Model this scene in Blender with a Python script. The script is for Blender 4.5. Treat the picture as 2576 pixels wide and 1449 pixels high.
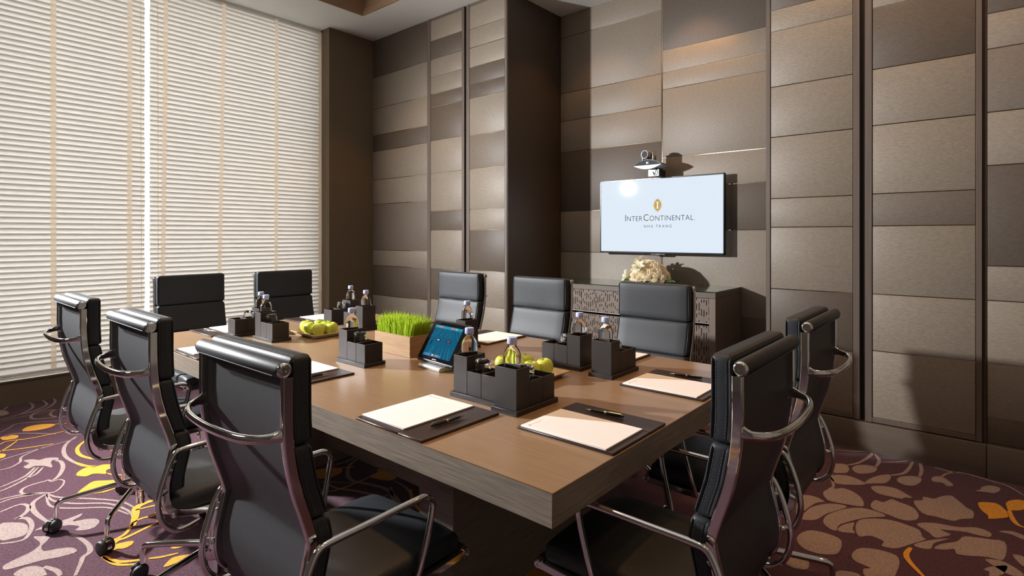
import bpy, bmesh, math, random
from mathutils import Vector, Matrix
R = math.radians
PI = math.pi
rnd = random.Random(7)
for o in list(bpy.data.objects):
    bpy.data.objects.remove(o, do_unlink=True)
scene = bpy.context.scene
COL = scene.collection

# ------------------------------------------------------------------ camera
HC = 1.335                      # lens height
FPX, CXP, HOR = 1395.0, 1288.0, 594.0
YAW = math.atan(1192 / 1395.0)
cam = bpy.data.cameras.new('camera')
cam.sensor_width = 36.0
cam.lens = FPX / 2576 * 36.0
cam.shift_y = -(724.5 - HOR) / 2576
cam.clip_start = 0.02
camo = bpy.data.objects.new('camera', cam)
camo.location = (0, 0, HC)
camo.rotation_euler = (R(90), 0, YAW)
COL.objects.link(camo)
scene.camera = camo

# ------------------------------------------------------------------ colour management
vs = scene.view_settings
vs.view_transform = 'Standard'
vs.look = 'None'
vs.gamma = 1.0
vs.use_curve_mapping = False
vs.exposure = 0.0
scene.cycles.use_denoising = True
scene.cycles.max_bounces = 10
scene.cycles.diffuse_bounces = 5
scene.cycles.glossy_bounces = 6
scene.cycles.transmission_bounces = 10
scene.cycles.transparent_max_bounces = 12
scene.cycles.sample_clamp_indirect = 8.0
scene.cycles.blur_glossy = 0.4

# ------------------------------------------------------------------ sky and lights
world = bpy.data.worlds.new('daylight')
scene.world = world
world.use_nodes = True
bg = world.node_tree.nodes['Background']
bg.inputs[0].default_value = (1.0, 0.98, 0.94, 1)
bg.inputs[1].default_value = 7.0

def light(name, kind, loc, energy, color, target=None, **kw):
    l = bpy.data.lights.new(name, kind)
    l.energy = energy
    l.color = color
    for k, v in kw.items():
        setattr(l, k, v)
    o = bpy.data.objects.new(name, l)
    o.location = loc
    if target is not None:
        o.rotation_euler = (Vector(target) - Vector(loc)).to_track_quat('-Z', 'Y').to_euler()
    COL.objects.link(o)
    return o

# the photographer's flash head beside the window (it mirrors in the television)
light('flash_head', 'SPOT', (-5.5, -0.40, 2.30), 1900, (0.97, 0.98, 1.0), (-0.2, 3.0, 0.95),
      spot_size=R(125), spot_blend=1.0, shadow_soft_size=0.075)
WARM = (1.0, 0.51, 0.17)
for (x, y, e) in ((-3.6, 1.75, 42), (-2.35, 1.75, 66), (-1.1, 1.75, 100)):
    light('ceiling_downlight', 'SPOT', (x, y, 3.95), e, WARM, (x, y, 0), spot_size=R(75), spot_blend=0.7, shadow_soft_size=0.06)
for (x, y, e) in ((-4.6, 3.30, 22), (-2.0, 4.55, 34), (-2.95, 4.45, 12), (-0.65, 3.55, 26), (0.45, 3.55, 22), (1.4, 3.4, 20), (0.6, 1.3, 24), (0.4, -0.8, 16)):
    light('ceiling_downlight', 'SPOT', (x, y, 3.69), e, WARM, (x, y, 0), spot_size=R(95), spot_blend=0.5, shadow_soft_size=0.05)
light('added_fill_light', 'AREA', (-3.9, -1.5, 3.0), 22, (1.0, 0.97, 0.94), (-2.2, 1.0, 0.4), shape='DISK', size=1.0)  # unseen neutral fill, added to lighten the near side of the room
pt = light('window_portal', 'AREA', (-6.1, 1.88, 1.95), 1.0, (1, 1, 1), (0, 1.88, 1.95), shape='RECTANGLE', size=3.2, size_y=3.6)
pt.data.cycles.is_portal = True

# ------------------------------------------------------------------ pixel helpers (real positions on real planes)
FW = (-math.sin(YAW), math.cos(YAW)); RT = (math.cos(YAW), math.sin(YAW))
def ray(px):
    u = (px - CXP) / FPX
    return (FW[0] + RT[0] * u, FW[1] + RT[1] * u)
def at_z(px, py, z):
    d = FPX * (HC - z) / (py - HOR); r = ray(px)
    return (d * r[0], d * r[1])
def at_y(px, py, Y):
    r = ray(px); d = Y / r[1]
    return (d * r[0], HC + d * (HOR - py) / FPX)
def at_x(px, py, X):
    r = ray(px); d = X / r[0]
    return (d * r[1], HC + d * (HOR - py) / FPX)

# ------------------------------------------------------------------ mesh helpers
class MB:
    def __init__(s):
        s.v = []; s.f = []
    def add(s, v, f, M=None):
        n = len(s.v)
        s.v += [tuple(M @ Vector(p)) for p in v] if M is not None else [tuple(p) for p in v]
        s.f += [[i + n for i in q] for q in f]
        return s
    def box(s, x0, x1, y0, y1, z0, z1, M=None):
        v = [(x0, y0, z0), (x1, y0, z0), (x1, y1, z0), (x0, y1, z0), (x0, y0, z1), (x1, y0, z1), (x1, y1, z1), (x0, y1, z1)]
        return s.add(v, [(0, 3, 2, 1), (4, 5, 6, 7), (0, 1, 5, 4), (1, 2, 6, 5), (2, 3, 7, 6), (3, 0, 4, 7)], M)
    def rbox(s, x0, x1, y0, y1, z0, z1, r=.003, seg=1, M=None, fn=None):
        bm = bmesh.new(); bmesh.ops.create_cube(bm, size=1)
        for v in bm.verts:
            v.co = ((x0 + x1) / 2 + v.co.x * (x1 - x0), (y0 + y1) / 2 + v.co.y * (y1 - y0), (z0 + z1) / 2 + v.co.z * (z1 - z0))
        bmesh.ops.bevel(bm, geom=bm.edges[:], offset=r, segments=seg, profile=0.5, affect='EDGES')
        return s.bm(bm, M, fn)
    def bm(s, bm, M=None, fn=None):
        bm.verts.ensure_lookup_table()
        for i, v in enumerate(bm.verts): v.index = i
        vv = [fn(v.co) if fn else v.co.copy() for v in bm.verts]
        ff = [[v.index for v in f.verts] for f in bm.faces]
        bm.free()
        return s.add(vv, ff, M)
    def lathe(s, prof, n=24, M=None):
        v = []; f = []; rows = []
        for (r, z) in prof:
            if r < 1e-6:
                rows.append([len(v)]); v.append((0, 0, z))
            else:
                rows.append(list(range(len(v), len(v) + n)))
                v += [(r * math.cos(2 * PI * i / n), r * math.sin(2 * PI * i / n), z) for i in range(n)]
        for a, b in zip(rows, rows[1:]):
            for i in range(n):
                j = (i + 1) % n
                if len(a) == 1 and len(b) == 1: continue
                if len(a) == 1: f.append((a[0], b[j], b[i]))
                elif len(b) == 1: f.append((a[i], a[j], b[0]))
                else: f.append((a[i], a[j], b[j], b[i]))
        f = [tuple(reversed(q)) for q in f] if prof[0][1] > prof[-1][1] else f
        return s.add(v, f, M)
    def sweep(s, pts, sec, closed=False, up=(1, 0, 0), scale=None, M=None):
        """sec: (a, b) pairs; a along `up`, b along up x tangent"""
        pts = [Vector(p) for p in pts]; n = len(pts); m = len(sec); v = []; f = []
        up = Vector(up)
        for i, p in enumerate(pts):
            a = pts[(i - 1) % n] if (closed or i > 0) else p
            b = pts[(i + 1) % n] if (closed or i < n - 1) else p
            t = (b - a).normalized()
            u = (up - t * up.dot(t))
            if u.length < 1e-4: u = Vector((0, 0, 1)) - t * t.z
            u.normalize(); w = u.cross(t)
            k = scale[i] if scale else 1.0
            ka, kb = k if isinstance(k, tuple) else (k, k)
            v += [p + u * (x * ka) + w * (y * kb) for (x, y) in sec]
        for i in range(n if closed else n - 1):
            for j in range(m):
                i2 = (i + 1) % n; j2 = (j + 1) % m
                f.append((i * m + j, i * m + j2, i2 * m + j2, i2 * m + j))
        if not closed:
            f.append(tuple(range(m - 1, -1, -1))); f.append(tuple(range((n - 1) * m, n * m)))
        return s.add(v, f, M)
    def tube(s, pts, r, n=10, closed=False, up=(1, 0, 0), M=None, scale=None):
        return s.sweep(pts, [(r * math.cos(2 * PI * i / n), r * math.sin(2 * PI * i / n)) for i in range(n)], closed, up, scale, M)
    def mesh(s, name, angle=38, smooth=True):
        me = bpy.data.meshes.new(name)
        me.from_pydata(s.v, [], s.f); me.update()
        b = bmesh.new(); b.from_mesh(me)
        bmesh.ops.recalc_face_normals(b, faces=b.faces[:]); b.to_mesh(me); b.free()
        if smooth:
            me.polygons.foreach_set('use_smooth', [True] * len(me.polygons))
            me.set_sharp_from_angle(angle=R(angle))
        return me
    def build(s, name, mat, parent=None, angle=38, smooth=True, kind=None):
        return link(name, s.mesh(name, angle, smooth), mat, parent, kind)

def link(name, me, mat, parent=None, kind=None, loc=None, rot=None):
    if mat is not None and len(me.materials) == 0: me.materials.append(mat)
    o = bpy.data.objects.new(name, me)
    COL.objects.link(o)
    if parent is not None: o.parent = parent
    if kind: o['kind'] = kind
    if loc is not None: o.location = loc
    if rot is not None: o.rotation_euler = rot
    return o
def tag(o, label, cat, group=None):
    o['label'] = label; o['category'] = cat
    if group: o['group'] = group
    return o
def thing(name, loc, rz, label, cat, group=None):
    o = bpy.data.objects.new(name, None)
    o.empty_display_size = .05
    o.location = loc; o.rotation_euler = (0, 0, rz)
    COL.objects.link(o)
    return tag(o, label, cat, group)
def copy_tree(o, parent=None):
    c = o.copy(); COL.objects.link(c); c.parent = parent
    for ch in [k for k in bpy.data.objects if k.parent is o]:
        copy_tree(ch, c)
    return c
def T(x=0, y=0, z=0, rx=0, ry=0, rz=0, s=1):
    return Matrix.Translation((x, y, z)) @ Matrix.Rotation(rz, 4, 'Z') @ Matrix.Rotation(ry, 4, 'Y') @ Matrix.Rotation(rx, 4, 'X') @ Matrix.Scale(s, 4)
def smooth_path(pts, n=6, closed=False):
    P = [Vector(p) for p in pts]; out = []; m = len(P)
    for i in range(m if closed else m - 1):
        p0 = P[(i - 1) % m] if (closed or i > 0) else P[i]
        p1 = P[i]; p2 = P[(i + 1) % m]
        p3 = P[(i + 2) % m] if (closed or i < m - 2) else p2
        for k in range(n):
            t = k / n
            out.append(.5 * ((2 * p1) + (p2 - p0) * t + (2 * p0 - 5 * p1 + 4 * p2 - p3) * t * t + (3 * p1 - p0 - 3 * p2 + p3) * t ** 3))
    if not closed: out.append(P[-1])
    return out

# ------------------------------------------------------------------ materials
def nmat(name):
    m = bpy.data.materials.new(name); m.use_nodes = True
    nt = m.node_tree
    return m, nt, nt.nodes['Principled BSDF']
def setp(p, **k):
    for a, v in k.items():
        a = {'base': 'Base Color', 'rough': 'Roughness', 'metal': 'Metallic', 'spec': 'Specular IOR Level', 'coat': 'Coat Weight', 'coatr': 'Coat Roughness',
             'trans': 'Transmission Weight', 'ior': 'IOR', 'emit': 'Emission Color', 'es': 'Emission Strength', 'sheen': 'Sheen Weight', 'aniso': 'Anisotropic'}[a]
        if isinstance(v, tuple) and len(v) == 3: v = (*v, 1)
        p.inputs[a].default_value = v
def plain(name, base, rough=.5, **k):
    m, nt, p = nmat(name); setp(p, base=base, rough=rough, **k); return m
def grainy(name, base, rough, scale, amount, bump=0.0, bdist=.001, detail=3, coord='Object', rand=0.0, dark=None, **k):
    """colour modulated by stretched noise in object space"""
    m, nt, p = nmat(name); setp(p, rough=rough, **k)
    N = nt.nodes; L = nt.links
    tc = N.new('ShaderNodeTexCoord'); mp = N.new('ShaderNodeMapping'); mp.inputs['Scale'].default_value = scale
    L.new(tc.outputs[coord], mp.inputs[0])
    no = N.new('ShaderNodeTexNoise'); no.inputs['Scale'].default_value = 1; no.inputs['Detail'].default_value = detail
    L.new(mp.outputs[0], no.inputs['Vector'])
    mr = N.new('ShaderNodeMapRange'); mr.inputs[1].default_value = .3; mr.inputs[2].default_value = .7
    mr.inputs[3].default_value = 1 - amount; mr.inputs[4].default_value = 1 + amount
    L.new(no.outputs['Fac'], mr.inputs[0])
    val = mr.outputs[0]
    if rand:
        oi = N.new('ShaderNodeObjectInfo'); r2 = N.new('ShaderNodeMapRange')
        r2.inputs[3].default_value = 1 - rand; r2.inputs[4].default_value = 1 + rand
        L.new(oi.outputs['Random'], r2.inputs[0])
        mu = N.new('ShaderNodeMath'); mu.operation = 'MULTIPLY'
        L.new(val, mu.inputs[0]); L.new(r2.outputs[0], mu.inputs[1]); val = mu.outputs[0]
    vm = N.new('ShaderNodeVectorMath'); vm.operation = 'SCALE'; vm.inputs[0].default_value = base
    L.new(val, vm.inputs['Scale']); L.new(vm.outputs[0], p.inputs['Base Color'])
    if bump:
        b = N.new('ShaderNodeBump'); b.inputs['Strength'].default_value = bump; b.inputs['Distance'].default_value = bdist
        L.new(no.outputs['Fac'], b.inputs['Height']); L.new(b.outputs[0], p.inputs['Normal'])
    return m

M = {}
M['fab_light'] = grainy('woven_panel_light', (.235, .190, .143), .50, (45, 45, 520), .24, .25, .0006, rand=.06, spec=.45)
M['fab_mid'] = grainy('woven_panel_mid', (.160, .126, .095), .52, (45, 45, 520), .22, .25, .0006, rand=.05, spec=.4)
M['fab_dark'] = grainy('woven_panel_dark', (.098, .073, .053), .50, (45, 45, 520), .24, .25, .0006, rand=.06, spec=.4)
M['frame_wood'] = grainy('frame_wood', (.120, .088, .068), .45, (260, 260, 3), .16, .1, .0005)
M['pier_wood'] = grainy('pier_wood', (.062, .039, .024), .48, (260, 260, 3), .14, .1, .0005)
M['pier_fab'] = grainy('pier_cloth', (.155, .112, .066), .75, (300, 300, 300), .12, .15, .0004)
M['base_wood'] = grainy('baseboard_wood', (.125, .098, .076), .38, (3, 3, 260), .13, .08, .0004)
M['gap'] = plain('black_gap', (.006, .005, .004), .6)
M['strip'] = plain('polished_strip', (.60, .51, .40), .12, metal=1.0)
M['farwall'] = plain('pale_greige_wall', (.20, .18, .15), .8)
M['ceil'] = plain('white_ceiling', (.66, .655, .62), .85)
M['coffer'] = grainy('coffer_wood', (.30, .19, .11), .5, (3, 3, 80), .08)
M['table'] = grainy('oak_veneer', (.275, .180, .106), .28, (7, 330, 330), .13, .06, .0004, detail=4, spec=.5)
M['tablex'] = grainy('oak_veneer_cool_side', (.225, .182, .140), .45, (9, 9, 420), .34, .08, .0004, detail=4)  # finer side grain; greyer tone is partly cool light put into the colour
M['cred'] = grainy('credenza_veneer', (.165, .122, .092), .42, (220, 220, 4), .14, .06, .0004)
M['wallback'] = plain('wall_backing', (.11, .085, .065), .7)
M['leather'] = grainy('black_leather', (.022, .025, .029), .52, (330, 330, 330), .30, .16, .0006, detail=2, spec=.40)
M['sling'] = grainy('charcoal_sling', (.032, .032, .035), .52, (420, 420, 420), .25, .14, .0005, detail=2, spec=.5)
M['thread'] = plain('seam_thread', (.085, .09, .095), .7)
M['chrome'] = plain('chrome', (.80, .79, .77), .06, metal=1.0)
M['castor'] = plain('black_rubber', (.012, .012, .013), .55)
M['caddy'] = grainy('brown_leatherette', (.024, .0175, .0155), .46, (520, 520, 520), .28, .2, .0006, detail=1)
M['caddyedge'] = plain('leatherette_edge', (.075, .05, .04), .5)
M['folio'] = grainy('brown_leather_folio', (.034, .019, .015), .38, (500, 500, 500), .22, .1, .0004, detail=1)
M['stitch'] = plain('pale_stitch', (.24, .19, .15), .7)
M['pen'] = plain('black_lacquer', (.010, .010, .011), .12, coat=.5)
M['gold'] = plain('gilt_metal', (.80, .63, .36), .18, metal=1.0)
M['glass'] = plain('clear_glass', (1, 1, 1), .0, trans=1.0, ior=1.47)
M['glasstop'] = plain('greenish_glass', (.78, .93, .86), .0, trans=1.0, ior=1.45)
M['water'] = plain('bottled_water', (1, 1, 1), .0, trans=1.0, ior=1.22)
M['cap'] = plain('lilac_blue_cap', (.46, .54, .88), .38)
M['plate'] = plain('cream_ceramic', (.72, .60, .40), .25, coat=.3)
M['pot'] = grainy('light_wood_planter', (.36, .215, .10), .55, (10, 10, 180), .18, .1, .0006)
M['black'] = plain('black_plastic', (.010, .010, .011), .42)
M['silver'] = plain('brushed_silver', (.72, .72, .72), .3, metal=.9)
M['tvframe'] = plain('gloss_black_frame', (.010, .013, .016), .20)
M['bezel'] = plain('black_glass_bezel', (.006, .006, .007), .02)
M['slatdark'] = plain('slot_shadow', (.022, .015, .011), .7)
M['cord'] = plain('blind_cord', (.62, .56, .47), .8)
M['alu'] = plain('pale_aluminium', (.62, .68, .70), .35, metal=.6)
M['leaf'] = grainy('glossy_leaf', (.050, .13, .016), .32, (30, 30, 30), .3)
M['stem'] = plain('apple_stem', (.10, .06, .03), .7)
M['soil'] = plain('dark_soil', (.03, .022, .015), .9)

# translucent blind slats
def translucent(name, col, tcol, mixf, bumpy=False):
    m = bpy.data.materials.new(name); m.use_nodes = True
    nt = m.node_tree; nt.nodes.clear(); N = nt.nodes; L = nt.links
    o = N.new('ShaderNodeOutputMaterial'); d = N.new('ShaderNodeBsdfDiffuse'); t = N.new('ShaderNodeBsdfTranslucent'); mx = N.new('ShaderNodeMixShader')
    d.inputs[0].default_value = (*col, 1); t.inputs[0].default_value = (*tcol, 1); mx.inputs[0].default_value = mixf
    L.new(d.outputs[0], mx.inputs[1]); L.new(t.outputs[0], mx.inputs[2]); L.new(mx.outputs[0], o.inputs[0])
    return m
M['slat'] = translucent('white_blind_slat', (.80, .79, .76), (.84, .81, .76), .21)
M['tape'] = translucent('beige_ladder_tape', (.80, .71, .60), (1.0, .90, .78), .80)

# apples: green to yellow by noise
def apple_mat():
    m, nt, p = nmat('green_apple_skin'); setp(p, rough=.30, spec=.5)
    N = nt.nodes; L = nt.links
    tc = N.new('ShaderNodeTexCoord'); no = N.new('ShaderNodeTexNoise'); no.inputs['Scale'].default_value = 14; no.inputs['Detail'].default_value = 2
    oi = N.new('ShaderNodeObjectInfo'); ad = N.new('ShaderNodeMath'); ad.operation = 'ADD'
    L.new(tc.outputs['Object'], no.inputs['Vector'])
    mr = N.new('ShaderNodeMapRange'); mr.inputs[3].default_value = -.22; mr.inputs[4].default_value = .22
    L.new(oi.outputs['Random'], mr.inputs[0]); L.new(no.outputs['Fac'], ad.inputs[0]); L.new(mr.outputs[0], ad.inputs[1])
    cr = N.new('ShaderNodeValToRGB'); cr.color_ramp.elements[0].position = .25; cr.color_ramp.elements[1].position = .75
    cr.color_ramp.elements[0].color = (.27, .44, .03, 1); cr.color_ramp.elements[1].color = (.64, .66, .10, 1)
    L.new(ad.outputs[0], cr.inputs[0]); L.new(cr.outputs[0], p.inputs['Base Color'])
    return m
M['apple'] = apple_mat()
def rand_mat(name, c0, c1, rough, trl=0.0):
    m, nt, p = nmat(name); setp(p, rough=rough)
    N = nt.nodes; L = nt.links
    no = N.new('ShaderNodeTexNoise'); no.inputs['Scale'].default_value = 60
    tc = N.new('ShaderNodeTexCoord'); L.new(tc.outputs['Object'], no.inputs['Vector'])
    cr = N.new('ShaderNodeValToRGB'); cr.color_ramp.elements[0].position = .32; cr.color_ramp.elements[1].position = .68
    cr.color_ramp.elements[0].color = (*c0, 1); cr.color_ramp.elements[1].color = (*c1, 1)
    L.new(no.outputs['Fac'], cr.inputs[0]); L.new(cr.outputs[0], p.inputs['Base Color'])
    return m
M['grass'] = translucent('wheatgrass_blade', (.38, .54, .04), (.48, .62, .05), .45)
M['petal'] = translucent('cream_petal', (.93, .84, .66), (.95, .85, .62), .35)
M['lily'] = translucent('pale_lily_petal', (.92, .87, .70), (.92, .88, .66), .35)

# ruled notepaper: thin grey lines across the sheet (flat print)
def paper_mat():
    m, nt, p = nmat('ruled_notepaper'); setp(p, rough=.75)
    N = nt.nodes; L = nt.links
    tc = N.new('ShaderNodeTexCoord'); sp = N.new('ShaderNodeSeparateXYZ'); L.new(tc.outputs['Object'], sp.inputs[0])
    a = N.new('ShaderNodeMath'); a.operation = 'MULTIPLY'; a.inputs[1].default_value = 1 / .0082; L.new(sp.outputs[1], a.inputs[0])
    fr = N.new('ShaderNodeMath'); fr.operation = 'FRACT'; L.new(a.outputs[0], fr.inputs[0])
    lt = N.new('ShaderNodeMath'); lt.operation = 'LESS_THAN'; lt.inputs[1].default_value = .10; L.new(fr.outputs[0], lt.inputs[0])
    ab = N.new('ShaderNodeMath'); ab.operation = 'ABSOLUTE'; L.new(sp.outputs[0], ab.inputs[0])
    in1 = N.new('ShaderNodeMath'); in1.operation = 'LESS_THAN'; in1.inputs[1].default_value = .092; L.new(ab.outputs[0], in1.inputs[0])
    up = N.new('ShaderNodeMath'); up.operation = 'LESS_THAN'; up.inputs[1].default_value = .112; L.new(sp.outputs[1], up.inputs[0])
    m1 = N.new('ShaderNodeMath'); m1.operation = 'MULTIPLY'; L.new(lt.outputs[0], m1.inputs[0]); L.new(in1.outputs[0], m1.inputs[1])
    m2 = N.new('ShaderNodeMath'); m2.operation = 'MULTIPLY'; L.new(m1.outputs[0], m2.inputs[0]); L.new(up.outputs[0], m2.inputs[1])
    mx = N.new('ShaderNodeMix'); mx.data_type = 'RGBA'
    mx.inputs['A'].default_value = (.88, .84, .83, 1); mx.inputs['B'].default_value = (.55, .50, .50, 1)
    L.new(m2.outputs[0], mx.inputs['Factor']); L.new(mx.outputs['Result'], p.inputs['Base Color'])
    return m
M['paper'] = paper_mat()
M['ink'] = plain('grey_print', (.28, .22, .22), .7)

# carpet piles
def carpet(name, c, amt):
    m, nt, p = nmat(name); setp(p, rough=.95, spec=.1, sheen=.15)
    N = nt.nodes; L = nt.links
    tc = N.new('ShaderNodeTexCoord')
    vo = N.new('ShaderNodeTexVoronoi'); vo.inputs['Scale'].default_value = 260; L.new(tc.outputs['Object'], vo.inputs['Vector'])
    no = N.new('ShaderNodeTexNoise'); no.inputs['Scale'].default_value = 105; no.inputs['Detail'].default_value = 4; L.new(tc.outputs['Object'], no.inputs['Vector'])
    mr = N.new('ShaderNodeMapRange'); mr.inputs[1].default_value = .3; mr.inputs[2].default_value = .7; mr.inputs[3].default_value = 1 - amt; mr.inputs[4].default_value = 1 + amt
    L.new(no.outputs['Fac'], mr.inputs[0])
    vm = N.new('ShaderNodeVectorMath'); vm.operation = 'SCALE'; vm.inputs[0].default_value = c
    L.new(mr.outputs[0], vm.inputs['Scale']); L.new(vm.outputs[0], p.inputs['Base Color'])
    b = N.new('ShaderNodeBump'); b.inputs['Strength'].default_value = .7; b.inputs['Distance'].default_value = .003
    L.new(vo.outputs['Distance'], b.inputs['Height']); L.new(b.outputs[0], p.inputs['Normal'])
    return m
M['carpet'] = carpet('plum_carpet', (.080, .030, .046), .5)
M['carpet_b'] = carpet('mauve_beige_carpet', (.33, .245, .22), .25)
M['carpet_o'] = carpet('amber_carpet', (.75, .34, .035), .18)

def screen_mat(name, col, es, rough=.06):
    m, nt, p = nmat(name); setp(p, base=(.01, .01, .012), rough=rough, emit=col, es=es, spec=.5); return m
# ================================================================== THE SETTING
def struct(name, mb, mat, angle=38, smooth=True):
    return mb.build(name, mat, None, angle, smooth, 'structure')
ZC = 3.72                        # ceiling
YF, YT = 4.05, 4.93              # panelled wall front, recessed television wall
XP, XL, XA, XB = -5.70, -3.525, -1.128, 2.6
XW = -5.86                       # plane of the blinds
YB = -2.4
floor = struct('floor', MB().add([(-6.0, YB, 0), (XB, YB, 0), (XB, 5.1, 0), (-6.0, 5.1, 0)], [(0, 1, 2, 3)]), M['carpet'])

# ---- woven floral pattern of the carpet
def flo(pts, off, sc=2.963):
    return [at_z(off[0] + x / sc, off[1] + y / sc, 0) for x, y in pts]
def tri_fill(bm, outline, z):
    vs_ = [bm.verts.new((x, y, z)) for x, y in outline]
    es_ = [bm.edges.new((vs_[i], vs_[(i + 1) % len(vs_)])) for i in range(len(vs_))]
    bmesh.ops.triangle_fill(bm, use_beauty=True, use_dissolve=False, edges=es_)
class Pattern:
    def __init__(s): s.shapes = []
    def leaf(s, pts, off, n=4):
        p = flo(pts, off)
        s.shapes.append([(q.x, q.y) for q in smooth_path([(a, b, 0) for a, b in p], n, True)])
    def line(s, pts, off, w, n=5):
        p = smooth_path([(a, b, 0) for a, b in flo(pts, off)], n)
        L_, R_ = [], []
        for i, q in enumerate(p):
            t = (p[min(i + 1, len(p) - 1)] - p[max(i - 1, 0)]).normalized()
            k = w * .00135 * .5 * (.55 + .45 * math.sin(PI * min(1, (i + .6) / len(p))))
            L_.append((q.x - t.y * k, q.y + t.x * k)); R_.append((q.x + t.y * k, q.y - t.x * k))
        s.shapes.append(('q', L_, R_))
    def build(s, name, mat, z, copies):
        bm = bmesh.new()
        for (dx, dy, a) in copies:
            ca, sa = math.cos(a), math.sin(a)
            tf = lambda p: (p[0] * ca - p[1] * sa + dx, p[0] * sa + p[1] * ca + dy)
            for sh in s.shapes:
                if sh[0] == 'q':
                    A = [bm.verts.new((*tf(p), z)) for p in sh[1]]; B = [bm.verts.new((*tf(p), z)) for p in sh[2]]
                    for i in range(len(A) - 1): bm.faces.new((B[i], B[i + 1], A[i + 1], A[i]))
                else:
                    tri_fill(bm, [tf(p) for p in sh], z)
        for f in bm.faces:
            if f.normal.z < 0 or f.calc_center_median() is None: pass
        bmesh.ops.recalc_face_normals(bm, faces=bm.faces[:])
        for f in bm.faces:
            f.normal_update()
            if f.normal.z < 0: f.normal_flip()
        me = bpy.data.meshes.new(name); bm.to_mesh(me); bm.free()
        return link(name, me, mat, floor, 'stuff')
beige, amber, beige2, amber2 = Pattern(), Pattern(), Pattern(), Pattern()
LO, RO, UO = (0, 960), (1716, 960), (800, 960)
for w, p in ((13, [(0, 285), (130, 250), (230, 205), (245, 180), (225, 160), (180, 150)]), (13, [(130, 250), (260, 215), (340, 180), (345, 160), (300, 130)]),
             (13, [(130, 250), (330, 205), (400, 165), (410, 140), (385, 120)]), (9, [(0, 300), (150, 265), (330, 230), (500, 195)]),
             (14, [(500, 255), (280, 280), (230, 265), (260, 235), (340, 215), (500, 210)]), (12, [(500, 265), (400, 260), (375, 240), (410, 215), (500, 190)]),
             (8, [(0, 380), (60, 350), (130, 315), (300, 300), (500, 290)]), (8, [(0, 590), (90, 560), (300, 500), (570, 425)]), (12, [(30, 210), (70, 175)]),
             (16, [(570, 410), (500, 460), (475, 510), (490, 560), (550, 600), (620, 632)]), (16, [(390, 590), (450, 595), (470, 640), (440, 700), (390, 740)]),
             (11, [(260, 640), (180, 710), (0, 790)]), (11, [(285, 640), (200, 720), (90, 780), (0, 820)]), (10, [(320, 640), (270, 690), (200, 722)]),
             (11, [(480, 740), (440, 730), (390, 745), (360, 735), (330, 745), (290, 755), (210, 780), (165, 805), (160, 830), (210, 840), (300, 830), (380, 830), (430, 810), (470, 770), (480, 740)]),
             (16, [(340, 840), (250, 900), (250, 960), (300, 1010), (360, 1050)]), (11, [(345, 840), (400, 890), (560, 910), (800, 910), (950, 960), (990, 1010)]),
             (11, [(345, 835), (450, 865), (700, 875), (900, 895), (1000, 940)]), (10, [(345, 845), (380, 930), (560, 945), (800, 940), (960, 990)]),
             (11, [(0, 880), (160, 845), (340, 835)]), (9, [(0, 905), (100, 870), (250, 845)]),
             (15, [(0, 975), (80, 940), (160, 915), (210, 930), (200, 970), (150, 1010), (125, 1020), (200, 1020), (235, 1060), (230, 1110), (190, 1170), (120, 1195), (0, 1210)]),
             (15, [(530, 1140), (600, 1170), (660, 1220), (670, 1270), (620, 1310), (600, 1360), (560, 1449)]), (15, [(330, 1380), (420, 1410), (450, 1449)]),
             (9, [(0, 425), (70, 395), (200, 385), (420, 392)]), (10, [(0, 660), (80, 640), (150, 600), (165, 560), (300, 500)])):
    beige.line(p, LO, w)
for p in ([(0, 215), (35, 215), (65, 232), (55, 245), (0, 255)],
          [(175, 635), (215, 612), (175, 590), (240, 580), (290, 585), (350, 570), (430, 568), (430, 585), (380, 600), (390, 640), (330, 630), (260, 630), (210, 650)],
          [(0, 1065), (120, 1052), (190, 1062), (212, 1100), (185, 1145), (100, 1170), (0, 1180)],
          [(30, 1370), (150, 1310), (240, 1265), (300, 1210), (250, 1160), (300, 1155), (370, 1155), (350, 1190), (310, 1230), (330, 1265), (440, 1245), (540, 1240), (570, 1270), (440, 1310), (330, 1330), (180, 1370), (40, 1405)],
          [(260, 1110), (330, 1075), (400, 1058), (520, 1018), (610, 985), (600, 1005), (545, 1036), (560, 1042), (650, 1025), (720, 1025), (740, 1050), (700, 1090), (620, 1110), (560, 1108), (590, 1082), (520, 1072), (400, 1088), (300, 1105)],
          [(110, 1449), (150, 1400), (250, 1375), (320, 1390), (340, 1420), (330, 1449)]):
    beige.leaf(p, LO)
for p in ([(165, 368), (200, 340), (300, 320), (410, 318), (380, 340), (300, 360), (220, 370)], [(5, 415), (50, 410), (85, 400), (135, 402), (130, 420), (85, 432), (20, 437)],
          [(0, 540), (45, 545), (30, 565), (0, 572)],
          [(568, 700), (595, 665), (650, 640), (720, 632), (770, 620), (835, 620), (845, 640), (790, 665), (800, 690), (740, 688), (690, 690), (640, 708)],
          [(575, 835), (640, 780), (700, 745), (800, 738), (895, 735), (965, 745), (935, 770), (800, 820), (740, 832), (690, 838), (700, 815), (640, 830)],
          [(775, 1285), (830, 1230), (900, 1205), (990, 1190), (985, 1215), (930, 1245), (870, 1250), (830, 1270)],
          [(1220, 1385), (1250, 1345), (1300, 1310), (1420, 1290), (1380, 1320), (1300, 1360)], [(1280, 1228), (1400, 1205), (1360, 1235), (1290, 1248)]):
    amber.leaf(p, LO)
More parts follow.
